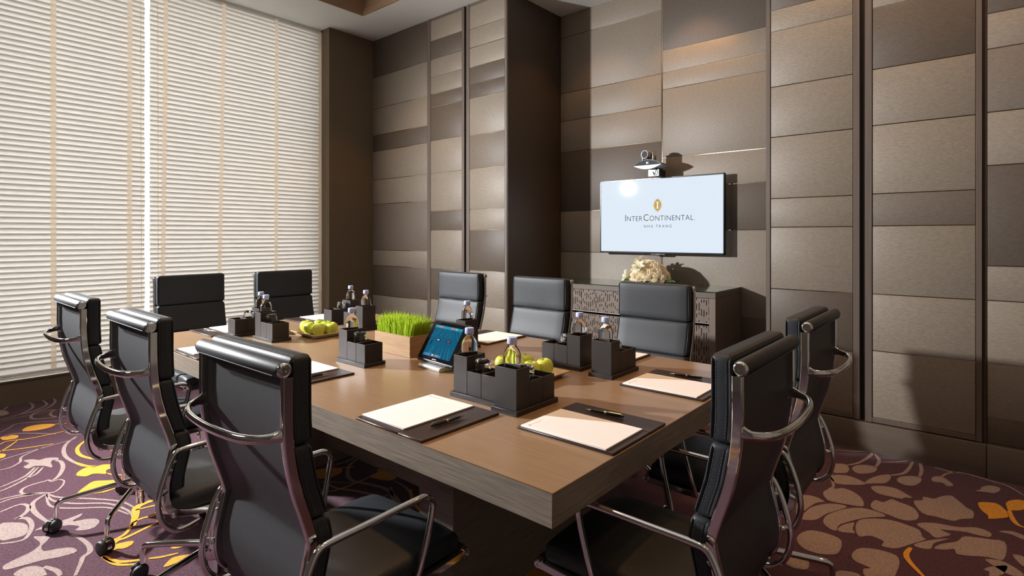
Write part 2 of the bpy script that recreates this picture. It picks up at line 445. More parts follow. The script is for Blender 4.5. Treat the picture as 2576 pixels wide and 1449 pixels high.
for w, p in ((9, [(410, 318), (500, 312)]), (10, [(0, 470), (60, 445), (250, 420), (520, 362)]), (10, [(0, 520), (200, 495), (400, 465)]), (8, [(0, 525), (60, 490), (130, 440)]),
             (16, [(670, 420), (600, 470), (575, 510), (600, 550), (680, 575), (780, 585)]), (16, [(560, 605), (640, 630), (720, 634)]), (10, [(790, 685), (850, 695), (910, 698)]),
             (14, [(1230, 1010), (1150, 1060), (950, 1160), (870, 1190), (800, 1260), (765, 1290)]), (26, [(990, 1080), (1010, 1000), (1020, 940), (1100, 900), (1200, 870)]),
             (14, [(1010, 960), (1110, 935), (1190, 920), (1195, 950), (1140, 1000), (1060, 1020), (980, 1060)]), (14, [(990, 1060), (940, 1130), (880, 1170), (820, 1200), (770, 1280)]),
             (16, [(765, 1300), (820, 1330), (900, 1345), (1060, 1330)]), (11, [(765, 1310), (850, 1360), (950, 1368), (1060, 1355)]), (11, [(1110, 1320), (1200, 1310), (1330, 1280)])):
    amber.line(p, LO, w)
for p in ([(1130, 620), (1170, 612), (1220, 620), (1245, 650), (1225, 680), (1170, 683), (1130, 675)], [(1265, 650), (1300, 625), (1380, 623), (1450, 640), (1440, 670), (1390, 685), (1310, 685)],
          [(1095, 710), (1140, 697), (1220, 700), (1290, 720), (1360, 755), (1350, 770), (1250, 770), (1150, 760)], [(1360, 760), (1400, 725), (1470, 700), (1550, 695), (1555, 720), (1520, 755), (1430, 760)],
          [(1600, 735), (1630, 710), (1720, 705), (1780, 720), (1775, 750), (1720, 778), (1640, 765)], [(1858, 730), (1880, 708), (1940, 712), (2010, 760), (2020, 775), (1975, 780), (1940, 755), (1880, 748)],
          [(1410, 785), (1500, 780), (1600, 800), (1680, 845), (1715, 868), (1650, 865), (1640, 875), (1540, 855), (1450, 830)],
          [(1050, 830), (1090, 800), (1120, 782), (1140, 800), (1200, 795), (1280, 825), (1340, 875), (1350, 930), (1250, 920), (1140, 900), (1080, 880)],
          [(860, 900), (900, 850), (980, 855), (1060, 895), (1000, 905), (930, 950), (880, 985), (850, 990)], [(890, 1010), (960, 940), (1100, 910), (1230, 935), (1080, 985), (1000, 1030), (900, 1030)],
          [(1050, 1040), (1100, 985), (1250, 945), (1380, 950), (1520, 1003), (1360, 1018), (1180, 1065), (1150, 1112), (1090, 1090)], [(1165, 1115), (1190, 1073), (1280, 1052), (1270, 1100), (1285, 1130)],
          [(1320, 1155), (1292, 1090), (1320, 1035), (1420, 1022), (1560, 1035), (1690, 1075), (1770, 1110), (1790, 1160), (1815, 1178), (1700, 1215), (1590, 1245), (1490, 1225), (1500, 1190), (1400, 1150)],
          [(1405, 920), (1440, 885), (1500, 900), (1560, 878), (1620, 900), (1720, 940), (1765, 1000), (1730, 1035), (1640, 1032), (1540, 995), (1430, 955)],
          [(1725, 895), (1790, 885), (1800, 860), (1880, 875), (1920, 860), (2000, 850), (2060, 890), (2120, 940), (2170, 970), (2165, 1020), (2080, 1025), (2020, 1040), (1900, 1010), (1790, 980)],
          [(1750, 1062), (1880, 1055), (2050, 1085), (2200, 1090), (2300, 1130), (2290, 1160), (2210, 1147), (2100, 1120), (1990, 1110), (1925, 1105), (2000, 1140), (1960, 1155), (1890, 1165), (1830, 1120)],
          [(1730, 1215), (1850, 1183), (1990, 1172), (1880, 1205), (1850, 1248), (1770, 1240)],
          [(1880, 1245), (1930, 1213), (2050, 1192), (2110, 1155), (2300, 1178), (2390, 1190), (2420, 1240), (2390, 1330), (2280, 1310), (2060, 1290), (2030, 1250), (1960, 1255)],
          [(855, 1180), (880, 1135), (950, 1110), (1050, 1125), (1150, 1160), (1190, 1200), (1170, 1270), (1120, 1290), (1000, 1280), (900, 1240)],
          [(1265, 1290), (1320, 1245), (1440, 1250), (1580, 1290), (1620, 1340), (1600, 1420), (1560, 1460), (1380, 1460), (1350, 1400), (1400, 1390), (1290, 1340)],
          [(1120, 1440), (1180, 1410), (1300, 1430), (1320, 1460), (1120, 1460)], [(720, 1320), (850, 1300), (940, 1340), (930, 1400), (830, 1390), (760, 1350)],
          [(2230, 790), (2290, 775), (2360, 790), (2370, 810), (2330, 832), (2260, 825), (2185, 815), (2225, 806)], [(2360, 1120), (2450, 1115), (2548, 1150), (2548, 1180), (2450, 1140)],
          [(2250, 1400), (2310, 1380), (2420, 1375), (2400, 1430), (2350, 1452), (2290, 1450), (2290, 1420)], [(2470, 1290), (2548, 1310), (2548, 1380), (2480, 1320)],
          [(2260, 1325), (2400, 1345), (2548, 1440), (2450, 1445), (2330, 1380)]):
    beige2.leaf(p, RO)
for w, p in ((14, [(1140, 510), (1280, 520), (1420, 530), (1330, 600), (1230, 625)]), (14, [(1430, 535), (1470, 590), (1440, 640)]), (10, [(1475, 600), (1600, 600), (1690, 590)]),
             (14, [(1720, 600), (1660, 680), (1550, 700)]), (14, [(1770, 600), (1785, 660), (1770, 710)]), (12, [(1880, 640), (1990, 670), (2040, 680)]),
             (12, [(1935, 710), (1980, 685), (2080, 680), (2200, 710), (2330, 750), (2430, 780), (2548, 850)]), (12, [(1090, 700), (1120, 740), (1130, 790)])):
    beige2.line(p, RO, w)
for p in ([(2205, 910), (2240, 900), (2340, 910), (2400, 950), (2430, 985), (2420, 1015), (2290, 1025), (2280, 1000), (2230, 960)], [(2415, 905), (2460, 885), (2548, 890), (2548, 955), (2440, 960), (2420, 935)]):
    amber2.leaf(p, RO)
for w, p in ((16, [(2440, 960), (2450, 1000), (2490, 1060), (2548, 1090)]), (16, [(1705, 1240), (1670, 1290), (1700, 1350), (1800, 1455)]), (10, [(1695, 592), (1780, 605)])):
    amber2.line(p, RO, w)
amber2.leaf([(385, 710), (440, 680), (445, 655), (500, 660), (560, 640), (600, 665), (590, 710), (540, 740), (450, 730)], UO)
for w, p in ((14, [(560, 740), (640, 780), (700, 850), (690, 920), (660, 950)]), (18, [(400, 520), (260, 600), (220, 680), (260, 740), (400, 770), (520, 810), (600, 890), (620, 960)]),
             (16, [(60, 640), (200, 600), (330, 540)]), (14, [(60, 740), (120, 790), (300, 820), (450, 860), (560, 950)])):
    beige2.line(p, UO, w)
beige.build('woven_vine_pattern', M['carpet_b'], .0012, ((0, 0, 0), (1.9, -1.9, 0), (2.2, .9, 0)))
amber.build('woven_amber_pattern', M['carpet_o'], .0018, ((0, 0, 0), (1.9, -1.9, 0), (2.2, .9, 0)))
beige2.build('woven_leaf_pattern', M['carpet_b'], .0012, ((0, 0, 0), (1.3, -2.6, 0)))
amber2.build('woven_bud_pattern', M['carpet_o'], .0018, ((0, 0, 0), (1.3, -2.6, 0)))

# ---- ceiling with a raised coffer
cx0, cy1 = -5.13, 3.52; cx1, cy0 = 1.6, -1.5
c = MB()
for (x0, x1, y0, y1) in ((-6.3, cx0, YB, 5.1), (cx1, XB, YB, 5.1), (cx0, cx1, YB, cy0), (cx0, cx1, cy1, 5.1)):
    c.box(x0, x1, y0, y1, ZC, ZC + .06)
ceiling = struct('ceiling', c, M['ceil'], smooth=False)
c = MB().box(cx0 - .06, cx1 + .06, cy0 - .06, cy1 + .06, 4.12, 4.18)
c.build('coffer_top', M['ceil'], ceiling, smooth=False)
for (x0, x1, y0, y1) in ((cx0 - .05, cx0, cy0, cy1), (cx1, cx1 + .05, cy0, cy1), (cx0 - .05, cx1 + .05, cy1, cy1 + .05), (cx0 - .05, cx1 + .05, cy0 - .05, cy0)):
    MB().box(x0, x1, y0, y1, ZC + .055, 4.12).build('coffer_side', M['coffer'], ceiling, smooth=False)
for (x0, x1, y0, y1) in ((cx0 - .001, cx0 + .012, cy0, cy1), (cx0, cx1, cy1 - .012, cy1 + .001)):
    MB().box(x0, x1, y0, y1, ZC - .002, ZC + .075).build('coffer_lip', M['coffer'], ceiling, smooth=False)

# ---- window wall: low wall, window frame, glass, side piers
YW0 = .28  # unseen wall is kept solid up to here to cut window light and reflection
wl = struct('wall_left', MB().box(-6.25, -5.825, YW0, 3.46, -.01, .186).box(-6.25, -5.9, YW0, 3.46, ZC - .02, ZC).box(-6.25, -5.825, YB, YW0, -.01, ZC), M['pier_fab'], smooth=False)
MB().box(-5.835, -5.815, YW0, 3.46, .186, .200).build('sill_ledge', M['base_wood'], wl, smooth=False)
wf = MB()
wf.box(-6.06, -6.0, YW0, 3.46, .186, .235).box(-6.06, -6.0, YW0, 3.46, ZC - .05, ZC)
win = struct('window_1', wf, M['alu'], smooth=False)
for y in (.31, 3.42):
    MB().box(-6.06, -6.0, y - .03, y + .03, .235, ZC - .05).build('mullion', M['alu'], win, smooth=False)
for y0, y1 in ((.34, 3.39),):
    MB().box(-6.035, -6.029, y0, y1, .235, ZC - .05).build('pane', M['glass'], win, smooth=False)
struct('wall_pier', MB().box(-6.25, XP, 3.457, YF + .3, 0, ZC), M['pier_fab'], smooth=False)
struct('wall_back', MB().box(-6.25, XB, YB - .1, YB, 0, ZC), M['farwall'], smooth=False)
struct('wall_right', MB().box(XB, XB + .1, YB, 5.1, 0, ZC), M['farwall'], smooth=False)

# ---- panelled walls
def px_x(px, Y): return at_y(px, 0, Y)[0]
def column(wall, Y, pl, pr, ref, joints, tones, ztop, zbot, frame=True, xl=None, xr=None):
    """stack of upholstered panels with polished strips in the joints"""
    x0 = px_x(pl, Y) if xl is None else xl
    x1 = px_x(pr, Y) if xr is None else xr
    zs = [ztop] + [at_y(ref, j, Y)[1] for j in joints] + [zbot]
    g = .0024
    for i, t in enumerate(tones):
        a, b = zs[i + 1], zs[i]
        MB().rbox(x0 + .002, x1 - .002, Y, Y + .02, a + (g if i < len(tones) - 1 else 0), b - (g if i else 0), .003, 2).build('panel', M['fab_' + t], wall)
        if i < len(tones) - 1:
            MB().box(x0, x1, Y + .0045, Y + .016, a - g, a + g).build('metal_strip', M['strip'], wall, smooth=False)
    return x0, x1
def upright(wall, Y, pl, pr, z0, z1, mat='frame_wood', name='frame_upright', proud=.002):
    x0, x1 = px_x(pl, Y), px_x(pr, Y)
    MB().rbox(x0, x1, Y - proud, Y + .05, z0, z1, .002, 1).build(name, M[mat], wall)
def rail(wall, Y, pl, pr, z0, z1):
    MB().rbox(px_x(pl, Y), px_x(pr, Y), Y - .001, Y + .05, z0, z1, .002, 1).build('frame_rail', M['frame_wood'], wall)

# left part, between window pier and recess
wa = struct('wall_panelled_left', MB().box(XP, XL - .001, YF + .02, YF + .3, 0, ZC), M['wallback'], smooth=False)
column(wa, YF, 937.6, 1075, 937.6, [197, 275.5, 342.3, 382.4, 453.6, 514.4, 628.6, 667, 740.5], ['dark', 'light', 'light', 'dark', 'light', 'light', 'mid', 'light', 'dark', 'light'], ZC - .005, .2, xl=XP + .001)
upright(wa, YF, 1075, 1083, .19, ZC)
column(wa, YF, 1083, 1162, 1083, [105, 151, 196, 238, 271, 355.7, 437, 531, 580, 674, 753], ['light', 'dark', 'light', 'light', 'dark', 'dark', 'light', 'light', 'dark', 'light', 'dark', 'light'], ZC - .03, .2)
rail(wa, YF, 1083, 1162, ZC - .03, ZC)
upright(wa, YF, 1162, 1168, .19, ZC)
upright(wa, YF, 1168, 1173, .19, ZC, 'gap', 'dark_gap', -.019)
upright(wa, YF, 1173, 1181, .19, ZC)
column(wa, YF, 1181, 1270, 1181, [75, 122, 171, 214, 249, 342, 426, 527, 578.5, 680, 767], ['light', 'light', 'light', 'dark', 'dark', 'light', 'mid', 'light', 'light', 'dark', 'light', 'light'], ZC - .03, .2)
rail(wa, YF, 1181, 1270, ZC - .03, ZC)
upright(wa, YF, 1270, 1275, .19, ZC)
struct('baseboard_left', MB().rbox(XP, XL, YF - .018, YF + .02, 0, .19, .002, 1), M['base_wood'])
# side of the recess
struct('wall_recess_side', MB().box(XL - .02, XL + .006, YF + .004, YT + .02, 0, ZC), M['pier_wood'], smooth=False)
# recessed television wall
wt = struct('wall_television', MB().box(XL - .05, XA + .1, YT + .02, YT + .12, 0, ZC), M['wallback'], smooth=False)
column(wt, YT, 1405, 1664.5, 1406, [98.5, 237.8, 307.7, 384.8, 532.4, 632.6], ['light', 'light', 'light', 'light', 'dark', 'light', 'light'], ZC - .003, .02, xl=XL + .007)
x_seam = px_x(1665.5, YT)
MB().box(x_seam - .004, x_seam + .004, YT + .003, YT + .016, .02, ZC - .003).build('metal_strip', M['strip'], wt, smooth=False)
column(wt, YT, 1666.5, 1945, 1716, [117.6, 173.7, 217, 393, 470, 579.6, 785], ['dark', 'light', 'light', 'light', 'light', 'dark', 'light', 'dark'], ZC - .003, .02, xr=XA)
# right part
wr = struct('wall_panelled_right', MB().box(XA + .001, XB, YF + .02, YT + .12, 0, ZC), M['wallback'], smooth=False)
zb = .185
upright(wr, YF, 1927, 1938, zb, ZC)
column(wr, YF, 1938.5, 2146, 1938.8, [28.4, 81.8, 220.4, 346.4, 500, 571.9, 725.5, 862], ['dark', 'light', 'light', 'light', 'light', 'light', 'light', 'dark', 'light'], ZC - .01, zb + .034)
rail(wr, YF, 1938, 2146, zb + .002, zb + .032)
upright(wr, YF, 2146, 2163, zb, ZC)
upright(wr, YF, 2163, 2176, zb, ZC, 'gap', 'dark_gap', -.019)
upright(wr, YF, 2176, 2194, zb, ZC)
column(wr, YF, 2194.5, 2455, 2195, [21.7, 175.4, 316.6, 488, 568.5, 739.5, 881.8], ['light', 'dark', 'light', 'light', 'mid', 'light', 'light', 'light'], ZC - .01, zb + .034)
rail(wr, YF, 2194, 2455, zb + .002, zb + .032)
upright(wr, YF, 2455, 2471, zb, ZC)
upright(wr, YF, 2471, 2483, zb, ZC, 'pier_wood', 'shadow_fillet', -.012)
YR = YF + .012
column(wr, YR, 2483, 2810, 2484, [35, 124, 283, 416.8, 668.7, 755.5, 914, 1049.4], ['dark', 'light', 'mid', 'light', 'dark', 'light', 'light', 'light', 'dark'], ZC - .01, zb + .004)
upright(wr, YF, 2810, 2826, zb, ZC)
x2826 = px_x(2826, YF)
zc = [ZC - .01, 3.2, 2.6, 2.15, 1.7, 1.2, .75, zb + .004]
for i, t in enumerate(['light', 'light', 'dark', 'light', 'light', 'mid', 'light']):
    MB().rbox(x2826, XB, YF, YF + .02, zc[i + 1] + .004, zc[i] - .004, .003, 2).build('panel', M['fab_' + t], wr)
x2482 = px_x(2482, YF)
br = struct('baseboard_right', MB().rbox(XA, x2482 - .001, YF - .022, YF + .02, 0, zb - .004, .003, 2), M['base_wood'])
MB().rbox(x2482 + .001, XB, YF - .030, YF + .02, 0, zb - .004, .003, 2).build('baseboard_length', M['base_wood'], br)

# ---- venetian blinds: every slat its own piece
def slat_mesh(y0, y1, wv=.064, tilt=R(13)):
    mb = MB(); n = 5; v = []; f = []
    for k in range(n):
        t = k / (n - 1) - .5
        bow = .0028 * (1 - (2 * t) ** 2)
        z = t * wv * math.cos(tilt) + bow * math.sin(tilt)
        x = t * wv * math.sin(tilt) - bow * math.cos(tilt)
        v += [(x, y0, z), (x, y1, z)]
    f = [(2 * k, 2 * k + 1, 2 * k + 3, 2 * k + 2) for k in range(n - 1)]
    return mb.add(v, f).mesh('slat', 80)
def blind(y0, y1, tapes, cords, label, zb_=.235, zt=3.69, pitch=.0440):
    root = thing('venetian_blind', (XW, (y0 + y1) / 2, 0), 0, label, 'blind', 'venetian blinds at the window')
    yc = (y0 + y1) / 2
    me = slat_mesh(y0 - yc, y1 - yc)
    n = int((zt - zb_) / pitch) + 1
    for i in range(n):
        link('slat', me, M['slat'], root, loc=(0, rnd.uniform(-.003, .003), zb_ + .035 + i * pitch))
    MB().rbox(-.02, .02, y0 - yc, y1 - yc, zb_ - .012, zb_ + .008, .004, 2).build('bottom_rail', M['slat'], root)
    MB().rbox(-.055, -.015, y0 - yc, y1 - yc, zt - .03, zt + .028, .003, 1).build('head_rail', M['cord'], root)
    for yt, ybm in tapes:
        w = .019
        mb = MB()
        mb.add([(.018, ybm - yc - w, zb_ - .01), (.018, ybm - yc + w, zb_ - .01), (.018, yt - yc + w, zt), (.018, yt - yc - w, zt)], [(0, 1, 2, 3)])
        mb.build('ladder_tape', M['tape'], root, smooth=False)
    for yt, ybm, zlo in cords:
        MB().tube([(.022, yt - yc, zt), (.022, ybm - yc, zlo)], .0022, 6).build('cord', M['tape'], root)
    return root
def yw(px): return at_x(px, 0, XW + .017)[0]
blind(yw(378), 3.452, [(yw(418), yw(408)), (yw(564), yw(549)), (yw(696), yw(694)), (yw(805), yw(805))], [(yw(396), yw(398), .7)],
      'white slatted blind right of the bright gap, behind the window-end chairs')
blind(.30, yw(366), [(yw(134), yw(135)), (yw(327), yw(325)), (yw(-60), yw(-60))], [(yw(353), yw(356), .5)],
      'white slatted blind at the far left of the photo, left of the bright gap')
# ================================================================== TABLE
TZ = .75
TX0, TX1, TY0, TY1 = -3.745, -.748, 1.017, 2.51
tb = thing('conference_table', ((TX0 + TX1) / 2, (TY0 + TY1) / 2, 0), 0, 'long brown oak conference table with thick square-edged top on slab legs', 'table')
hx, hy = (TX1 - TX0) / 2, (TY1 - TY0) / 2
tt = MB().rbox(-hx, hx, -hy, hy, TZ - .082, TZ, .0015, 1).build('table_top', M['table'], tb)
tt.data.materials.append(M['tablex'])
for f_ in tt.data.polygons:
    if abs(f_.normal.z) < .5: f_.material_index = 1
for sx in (-1, 1):
    MB().rbox(sx * .78 - .09, sx * .78 + .09, -.46, .46, 0, TZ - .082, .002, 1).build('slab_leg', M['tablex'], tb)
MB().box(-.69, .69, -.012, .012, .12, TZ - .082).build('modesty_panel', M['tablex'], tb, smooth=False)

# ================================================================== CHAIRS
def make_chair():
    root = thing('office_chair', (0, 0, 0), 0, 'chair', 'chair', 'black soft-pad office chairs around the table')
    OY = -.27                                   # the roll sits this far behind the column
    HW = .212                                   # half distance between the side rails
    P = [(0.0, 1.030), (0.0, .99), (.0, .93), (.005, .86), (.020, .78), (.045, .70), (.057, .658), (.058, .638), (.048, .595), (.036, .54), (.036, .49), (.048, .452), (.082, .428),
         (.14, .416), (.25, .410), (.38, .408), (.50, .411), (.54, .413)]
    prof = smooth_path([(0, OY + a, b) for a, b in P], 4)
    def s_at(z):                                # forward offset of the back at a height
        q = [(b, a) for a, b in P[:12]]
        for (z1, s1), (z0, s0) in zip(q, q[1:]):
            if z0 <= z <= z1: return s0 + (s1 - s0) * (z - z0) / (z1 - z0)
        return q[0][1] if z > q[0][0] else q[-1][1]
    # side rails: a channel section with a broad polished face
    sec = [(-.0088, -.0085), (-.0072, -.0108), (-.003, -.0116), (.003, -.0116), (.0072, -.0108), (.0088, -.0085), (.0088, .009), (.0072, .011), (-.0072, .011), (-.0088, .009)]
    for sx in (-1, 1):
        r_ = MB().sweep([(sx * HW, p.y, p.z) for p in prof], sec, up=(1, 0, 0)).build('side_rail', M['chrome'], root, 32)
        for (a, b, ry) in ((.036 - .017, .52, 0), (.06, .425, 0)):
            MB().lathe([(0, .007), (.006, .006), (.0085, .002), (.0085, -.004), (0, -.004)], 14, T(sx * HW, OY + a, b, rx=R(90 if b > .45 else 135))).build('bolt', M['chrome'], r_)
    # sling leather stretched between the rails
    v = []; f = []
    zs = [p for p in prof if p.z > .40]
    k = 9
    for p in zs:
        for j in range(k):
            u = j / (k - 1) * 2 - 1
            sag = .010 * (1 - u * u)
            dz = 0 if p.y < OY + .10 else -sag
            v.append((u * (HW - .006), p.y + .001 + (0 if p.y > OY + .10 else sag * .4), p.z + dz))
    n = len(zs)
    f = [(i * k + j, i * k + j + 1, (i + 1) * k + j + 1, (i + 1) * k + j) for i in range(n - 1) for j in range(k - 1)]
    v2 = [(x, y + .003, z + .003) for x, y, z in v]
    N_ = len(v)
    f2 = [tuple(N_ + q for q in reversed(t)) for t in f]
    MB().add(v + v2, f + f2).build('back_sling', M['sling'], root, 80)
    # back pads
    def pad(z0, z1, th, name, hw=.210):
        mid = (z0 + z1) / 2; h = (z1 - z0)
        def fn(co):
            z = co.z
            s = s_at(z)
            bul = (1 - (co.x / hw) ** 4) * (1 - (2 * (z - mid) / h) ** 4)
            y = co.y + (.003 * max(0, bul) if co.y > th * .5 else 0)
            return Vector((co.x, OY + s + .013 + y, z))
        bm = bmesh.new(); bmesh.ops.create_cube(bm, size=1)
        for vv in bm.verts: vv.co = (vv.co.x * 2 * hw, th / 2 + vv.co.y * th, mid + vv.co.z * h)
        bmesh.ops.bevel(bm, geom=bm.edges[:], offset=.013, segments=4, profile=.5, affect='EDGES')
        for ax, cnt in ((Vector((0, 0, 1)), 4), (Vector((1, 0, 0)), 4)):
            lo, hi = (z0 + .018, z1 - .018) if ax.z else (-hw + .018, hw - .018)
            for c_ in range(cnt):
                t = lo + (hi - lo) * (c_ + .5) / cnt
                bmesh.ops.bisect_plane(bm, geom=bm.verts[:] + bm.edges[:] + bm.faces[:], plane_co=ax * t, plane_no=ax)
        o = MB().bm(bm, None, fn).build(name, M['leather'], root, 60)
        # stitched seams on both faces' borders
        st = MB()
        for yy in (.0055, th - .0055):
            r = .016
            cor = []
            for (cx_, cz_, a0) in ((hw - r, z1 - r, 0), (-hw + r, z1 - r, 90), (-hw + r, z0 + r, 180), (hw - r, z0 + r, 270)):
                for q in range(5):
                    a = R(a0 + q * 22.5)
                    cor.append((cx_ + (r - .0035) * math.cos(a), cz_ + (r - .0035) * math.sin(a)))
            path = []
            for (x, z), (x2, z2) in zip(cor, cor[1:] + cor[:1]):
                m = max(1, int(math.hypot(x2 - x, z2 - z) / .03))
                for q in range(m): path.append((x + (x2 - x) * q / m, z + (z2 - z) * q / m))
            ring = [fn(Vector((x * 1.0, yy, z))) for x, z in path]
            ctr = fn(Vector((0, yy, mid)))
            ring = [p + Vector((math.copysign(.0035, p.x - ctr.x) if abs(abs(p.x) - hw) < .006 else 0, 0, 0)) for p in ring]
            st.tube(ring, .0022, 6, closed=True, up=(0, 1, 0))
        st.build('seam_piping', M['leather'], o, 60)
        dd = MB()
        for sx in (-1, 1):
            for yy in (.0135, th - .0135):
                q = z0 + .014
                while q < z1 - .014:
                    p_ = fn(Vector((sx * (hw + .0002), yy, q))); p2_ = fn(Vector((sx * (hw + .0002), yy, q + .0042)))
                    dd.tube([p_, p2_], .00055, 4, up=(1, 0, 0)); q += .0072
        for yy in (.0135, th - .0135):
            x = -hw + .016
            while x < hw - .016:
                p_ = fn(Vector((x, yy, z1 + .0001))); dd.tube([p_, p_ + Vector((.0042, 0, 0))], .00055, 4, up=(0, 0, 1)); x += .0072
        dd.build('stitching', M['thread'], o, smooth=False, kind='stuff')
        return o
    pad(.872, 1.070, .050, 'back_pad')
    pad(.694, .8705, .046, 'back_pad')
    pad(.500, .6925, .046, 'back_pad')
    # roll behind the head pad, wrapped ends with turned discs
    MB().lathe([(0, -.213), (.0165, -.213), (.0185, -.207), (.0185, .207), (.0165, .213), (0, .213)], 22, T(0, OY - .006, 1.046, ry=R(90))).build('top_roll', M['leather'], root)
    for sx in (-1, 1):
        MB().lathe([(0, .2165), (.003, .2165), (.0035, .2190), (.008, .2190), (.0085, .2170), (.0115, .2170), (.012, .2195), (.0155, .2175), (.0168, .212), (.0168, .205), (0, .205)], 36,
                   T(0, OY - .006, 1.046, ry=R(90 * sx))).build('end_disc', M['chrome'], root, 62)
    MB().tube([(x / 10 * .196, OY - .0240, 1.035) for x in range(-10, 11)], .0014, 6, up=(0, 0, 1)).build('roll_seam', M['leather'], root)
    # hoop handle
    hp = [(-HW + .003, .006, .906), (-HW + .005, -.010, .905), (-HW + .013, -.031, .902), (-HW + .040, -.055, .900), (-.11, -.071, .898), (0, -.077, .897), (.11, -.071, .898), (HW - .040, -.055, .900), (HW - .013, -.031, .902), (HW - .005, -.010, .905), (HW - .003, .006, .906)]
    hp = smooth_path([(x, OY + y, z) for x, y, z in hp], 5)
    nn = len(hp) - 1
    sc = [(1.0 + 2.4 * (max(0, abs(i / nn * 2 - 1) - .62) / .38) ** 2, 1.0) for i in range(nn + 1)]
    MB().sweep(hp, [(.0105 * math.cos(2 * PI * i / 14), .0075 * math.sin(2 * PI * i / 14)) for i in range(14)], up=(0, 0, 1), scale=sc).build('hoop_handle', M['chrome'], root, 60)
    # armrests
    for sx in (-1, 1):
        ax = HW + .030
        ap = [(HW * 1.0 + .012, .13, .388), (HW + .026, .085, .386), (ax, .050, .394), (ax, .020, .425), (ax, .006, .475), (ax, .010, .525), (ax, .028, .585), (ax, .044, .622), (ax, .058, .640), (ax, .085, .646), (ax, .20, .647), (ax, .33, .648),
              (ax, .372, .645), (ax, .394, .625), (ax, .393, .600), (ax - .002, .380, .54), (ax - .006, .362, .47), (ax - .016, .352, .425), (HW + .008, .350, .405)]
        a_ = MB().tube(smooth_path([(sx * x, OY + y, z) for x, y, z in ap], 5), .0088, 12, up=(1, 0, 0)).build('armrest', M['chrome'], root, 60)
        for (y, z) in ((.010, .515), (.035, .603)):
            MB().tube([(sx * (HW + .008), OY + y + .026, z), (sx * ax, OY + y, z)], .006, 10, up=(0, 1, 0)).build('bracket', M['chrome'], a_)
    # seat
    def sfn(co):
        b = max(0, 1 - (co.x / .2) ** 4) * .010
        front = max(0, (co.y - .18) / .10)
        return Vector((co.x, co.y, co.z + (b if co.z > .45 else 0) - .012 * front * front))
    bm = bmesh.new(); bmesh.ops.create_cube(bm, size=1)
    for vv in bm.verts: vv.co = (vv.co.x * .412, .025 + vv.co.y * .49, .447 + vv.co.z * .058)
    bmesh.ops.bevel(bm, geom=bm.edges[:], offset=.018, segments=4, profile=.5, affect='EDGES')
    for ax_, lo, hi in ((Vector((0, 1, 0)), -.2, .25), (Vector((1, 0, 0)), -.18, .18)):
        for c_ in range(5):
            bmesh.ops.bisect_plane(bm, geom=bm.verts[:] + bm.edges[:] + bm.faces[:], plane_co=ax_ * (lo + (hi - lo) * (c_ + .5) / 5), plane_no=ax_)
    st_ = MB().bm(bm, None, sfn).build('seat', M['leather'], root, 60)
    MB().lathe([(0, -.205), (.017, -.205), (.018, -.200), (.018, .200), (.017, .205), (0, .205)], 18, T(0, OY + .545, .413, ry=R(90))).build('front_roll', M['leather'], root)
    for sx in (-1, 1):
        MB().lathe([(0, .2195), (.004, .2195), (.005, .222), (.009, .222), (.010, .2195), (.0135, .221), (.0165, .216), (.0165, .201), (0, .201)], 22,
                   T(0, OY + .545, .413, ry=R(90 * sx))).build('front_disc', M['chrome'], root, 62)
    # mechanism, column, star base on castors
    MB().rbox(-.075, .075, -.10, .12, .345, .405, .012, 2).rbox(-.20, .20, -.02, .03, .378, .402, .006, 1).build('tilt_mechanism', M['black'], root)
    MB().lathe([(0, .36), (.030, .36), (.030, .20), (.024, .195), (.024, .06), (0, .06)], 20).build('column', M['chrome'], root)
    MB().lathe([(0, .20), (.034, .20), (.038, .19), (.038, .135), (.032, .125), (0, .125)], 22).build('hub', M['chrome'], root)
    for k_ in range(5):
        a = R(90 + 72 * k_ + 36)
        dx, dy = math.cos(a), math.sin(a)
        pts = [(.02, .172), (.10, .163), (.20, .150), (.285, .138), (.310, .130), (.320, .112), (.320, .062)]
        path = smooth_path([(dx * r, dy * r, z) for r, z in pts], 4)
        lg = MB().tube(path, .0115, 12, up=(-dy, dx, 0), scale=[1.15 - .35 * i / (len(path) - 1) for i in range(len(path))]).build('star_leg', M['chrome'], root, 60)
        Mx = T(dx * .335, dy * .335, 0, rz=a + R(55))
        MB().lathe([(0, .011), (.010, .011), (.026, .009), (.029, .003), (.029, -.003), (.026, -.009), (.010, -.011), (0, -.011)], 22, Mx @ T(0, .0155, .029, rx=R(90))).lathe(
            [(0, .011), (.010, .011), (.026, .009), (.029, .003), (.029, -.003), (.026, -.009), (.010, -.011), (0, -.011)], 22, Mx @ T(0, -.0155, .029, rx=R(90))).build('castor_wheel', M['castor'], lg)
        hood = MB()
        hv = []
        for i in range(9):
            an = R(-10 + 200 * i / 8)
            hv += [(.032 * math.cos(an), -.0085, .029 + .032 * math.sin(an)), (.032 * math.cos(an), .0085, .029 + .032 * math.sin(an)),
                   (.024 * math.cos(an), .0035, .029 + .024 * math.sin(an)), (.024 * math.cos(an), -.0035, .029 + .024 * math.sin(an))]
        hf = []
        for i in range(8):
            for j in range(4):
                hf.append((i * 4 + j, i * 4 + (j + 1) % 4, i * 4 + 4 + (j + 1) % 4, i * 4 + 4 + j))
        hf += [(0, 3, 2, 1), (32, 33, 34, 35)]
        hood.add(hv, hf, Mx).build('castor_hood', M['chrome'], lg, 50)
    return root
def roll_pos(x, y, rz):        # centre of the roll -> origin of the chair
    return (x + .27 * math.sin(-rz), y + .27 * math.cos(-rz), 0)
proto = make_chair()
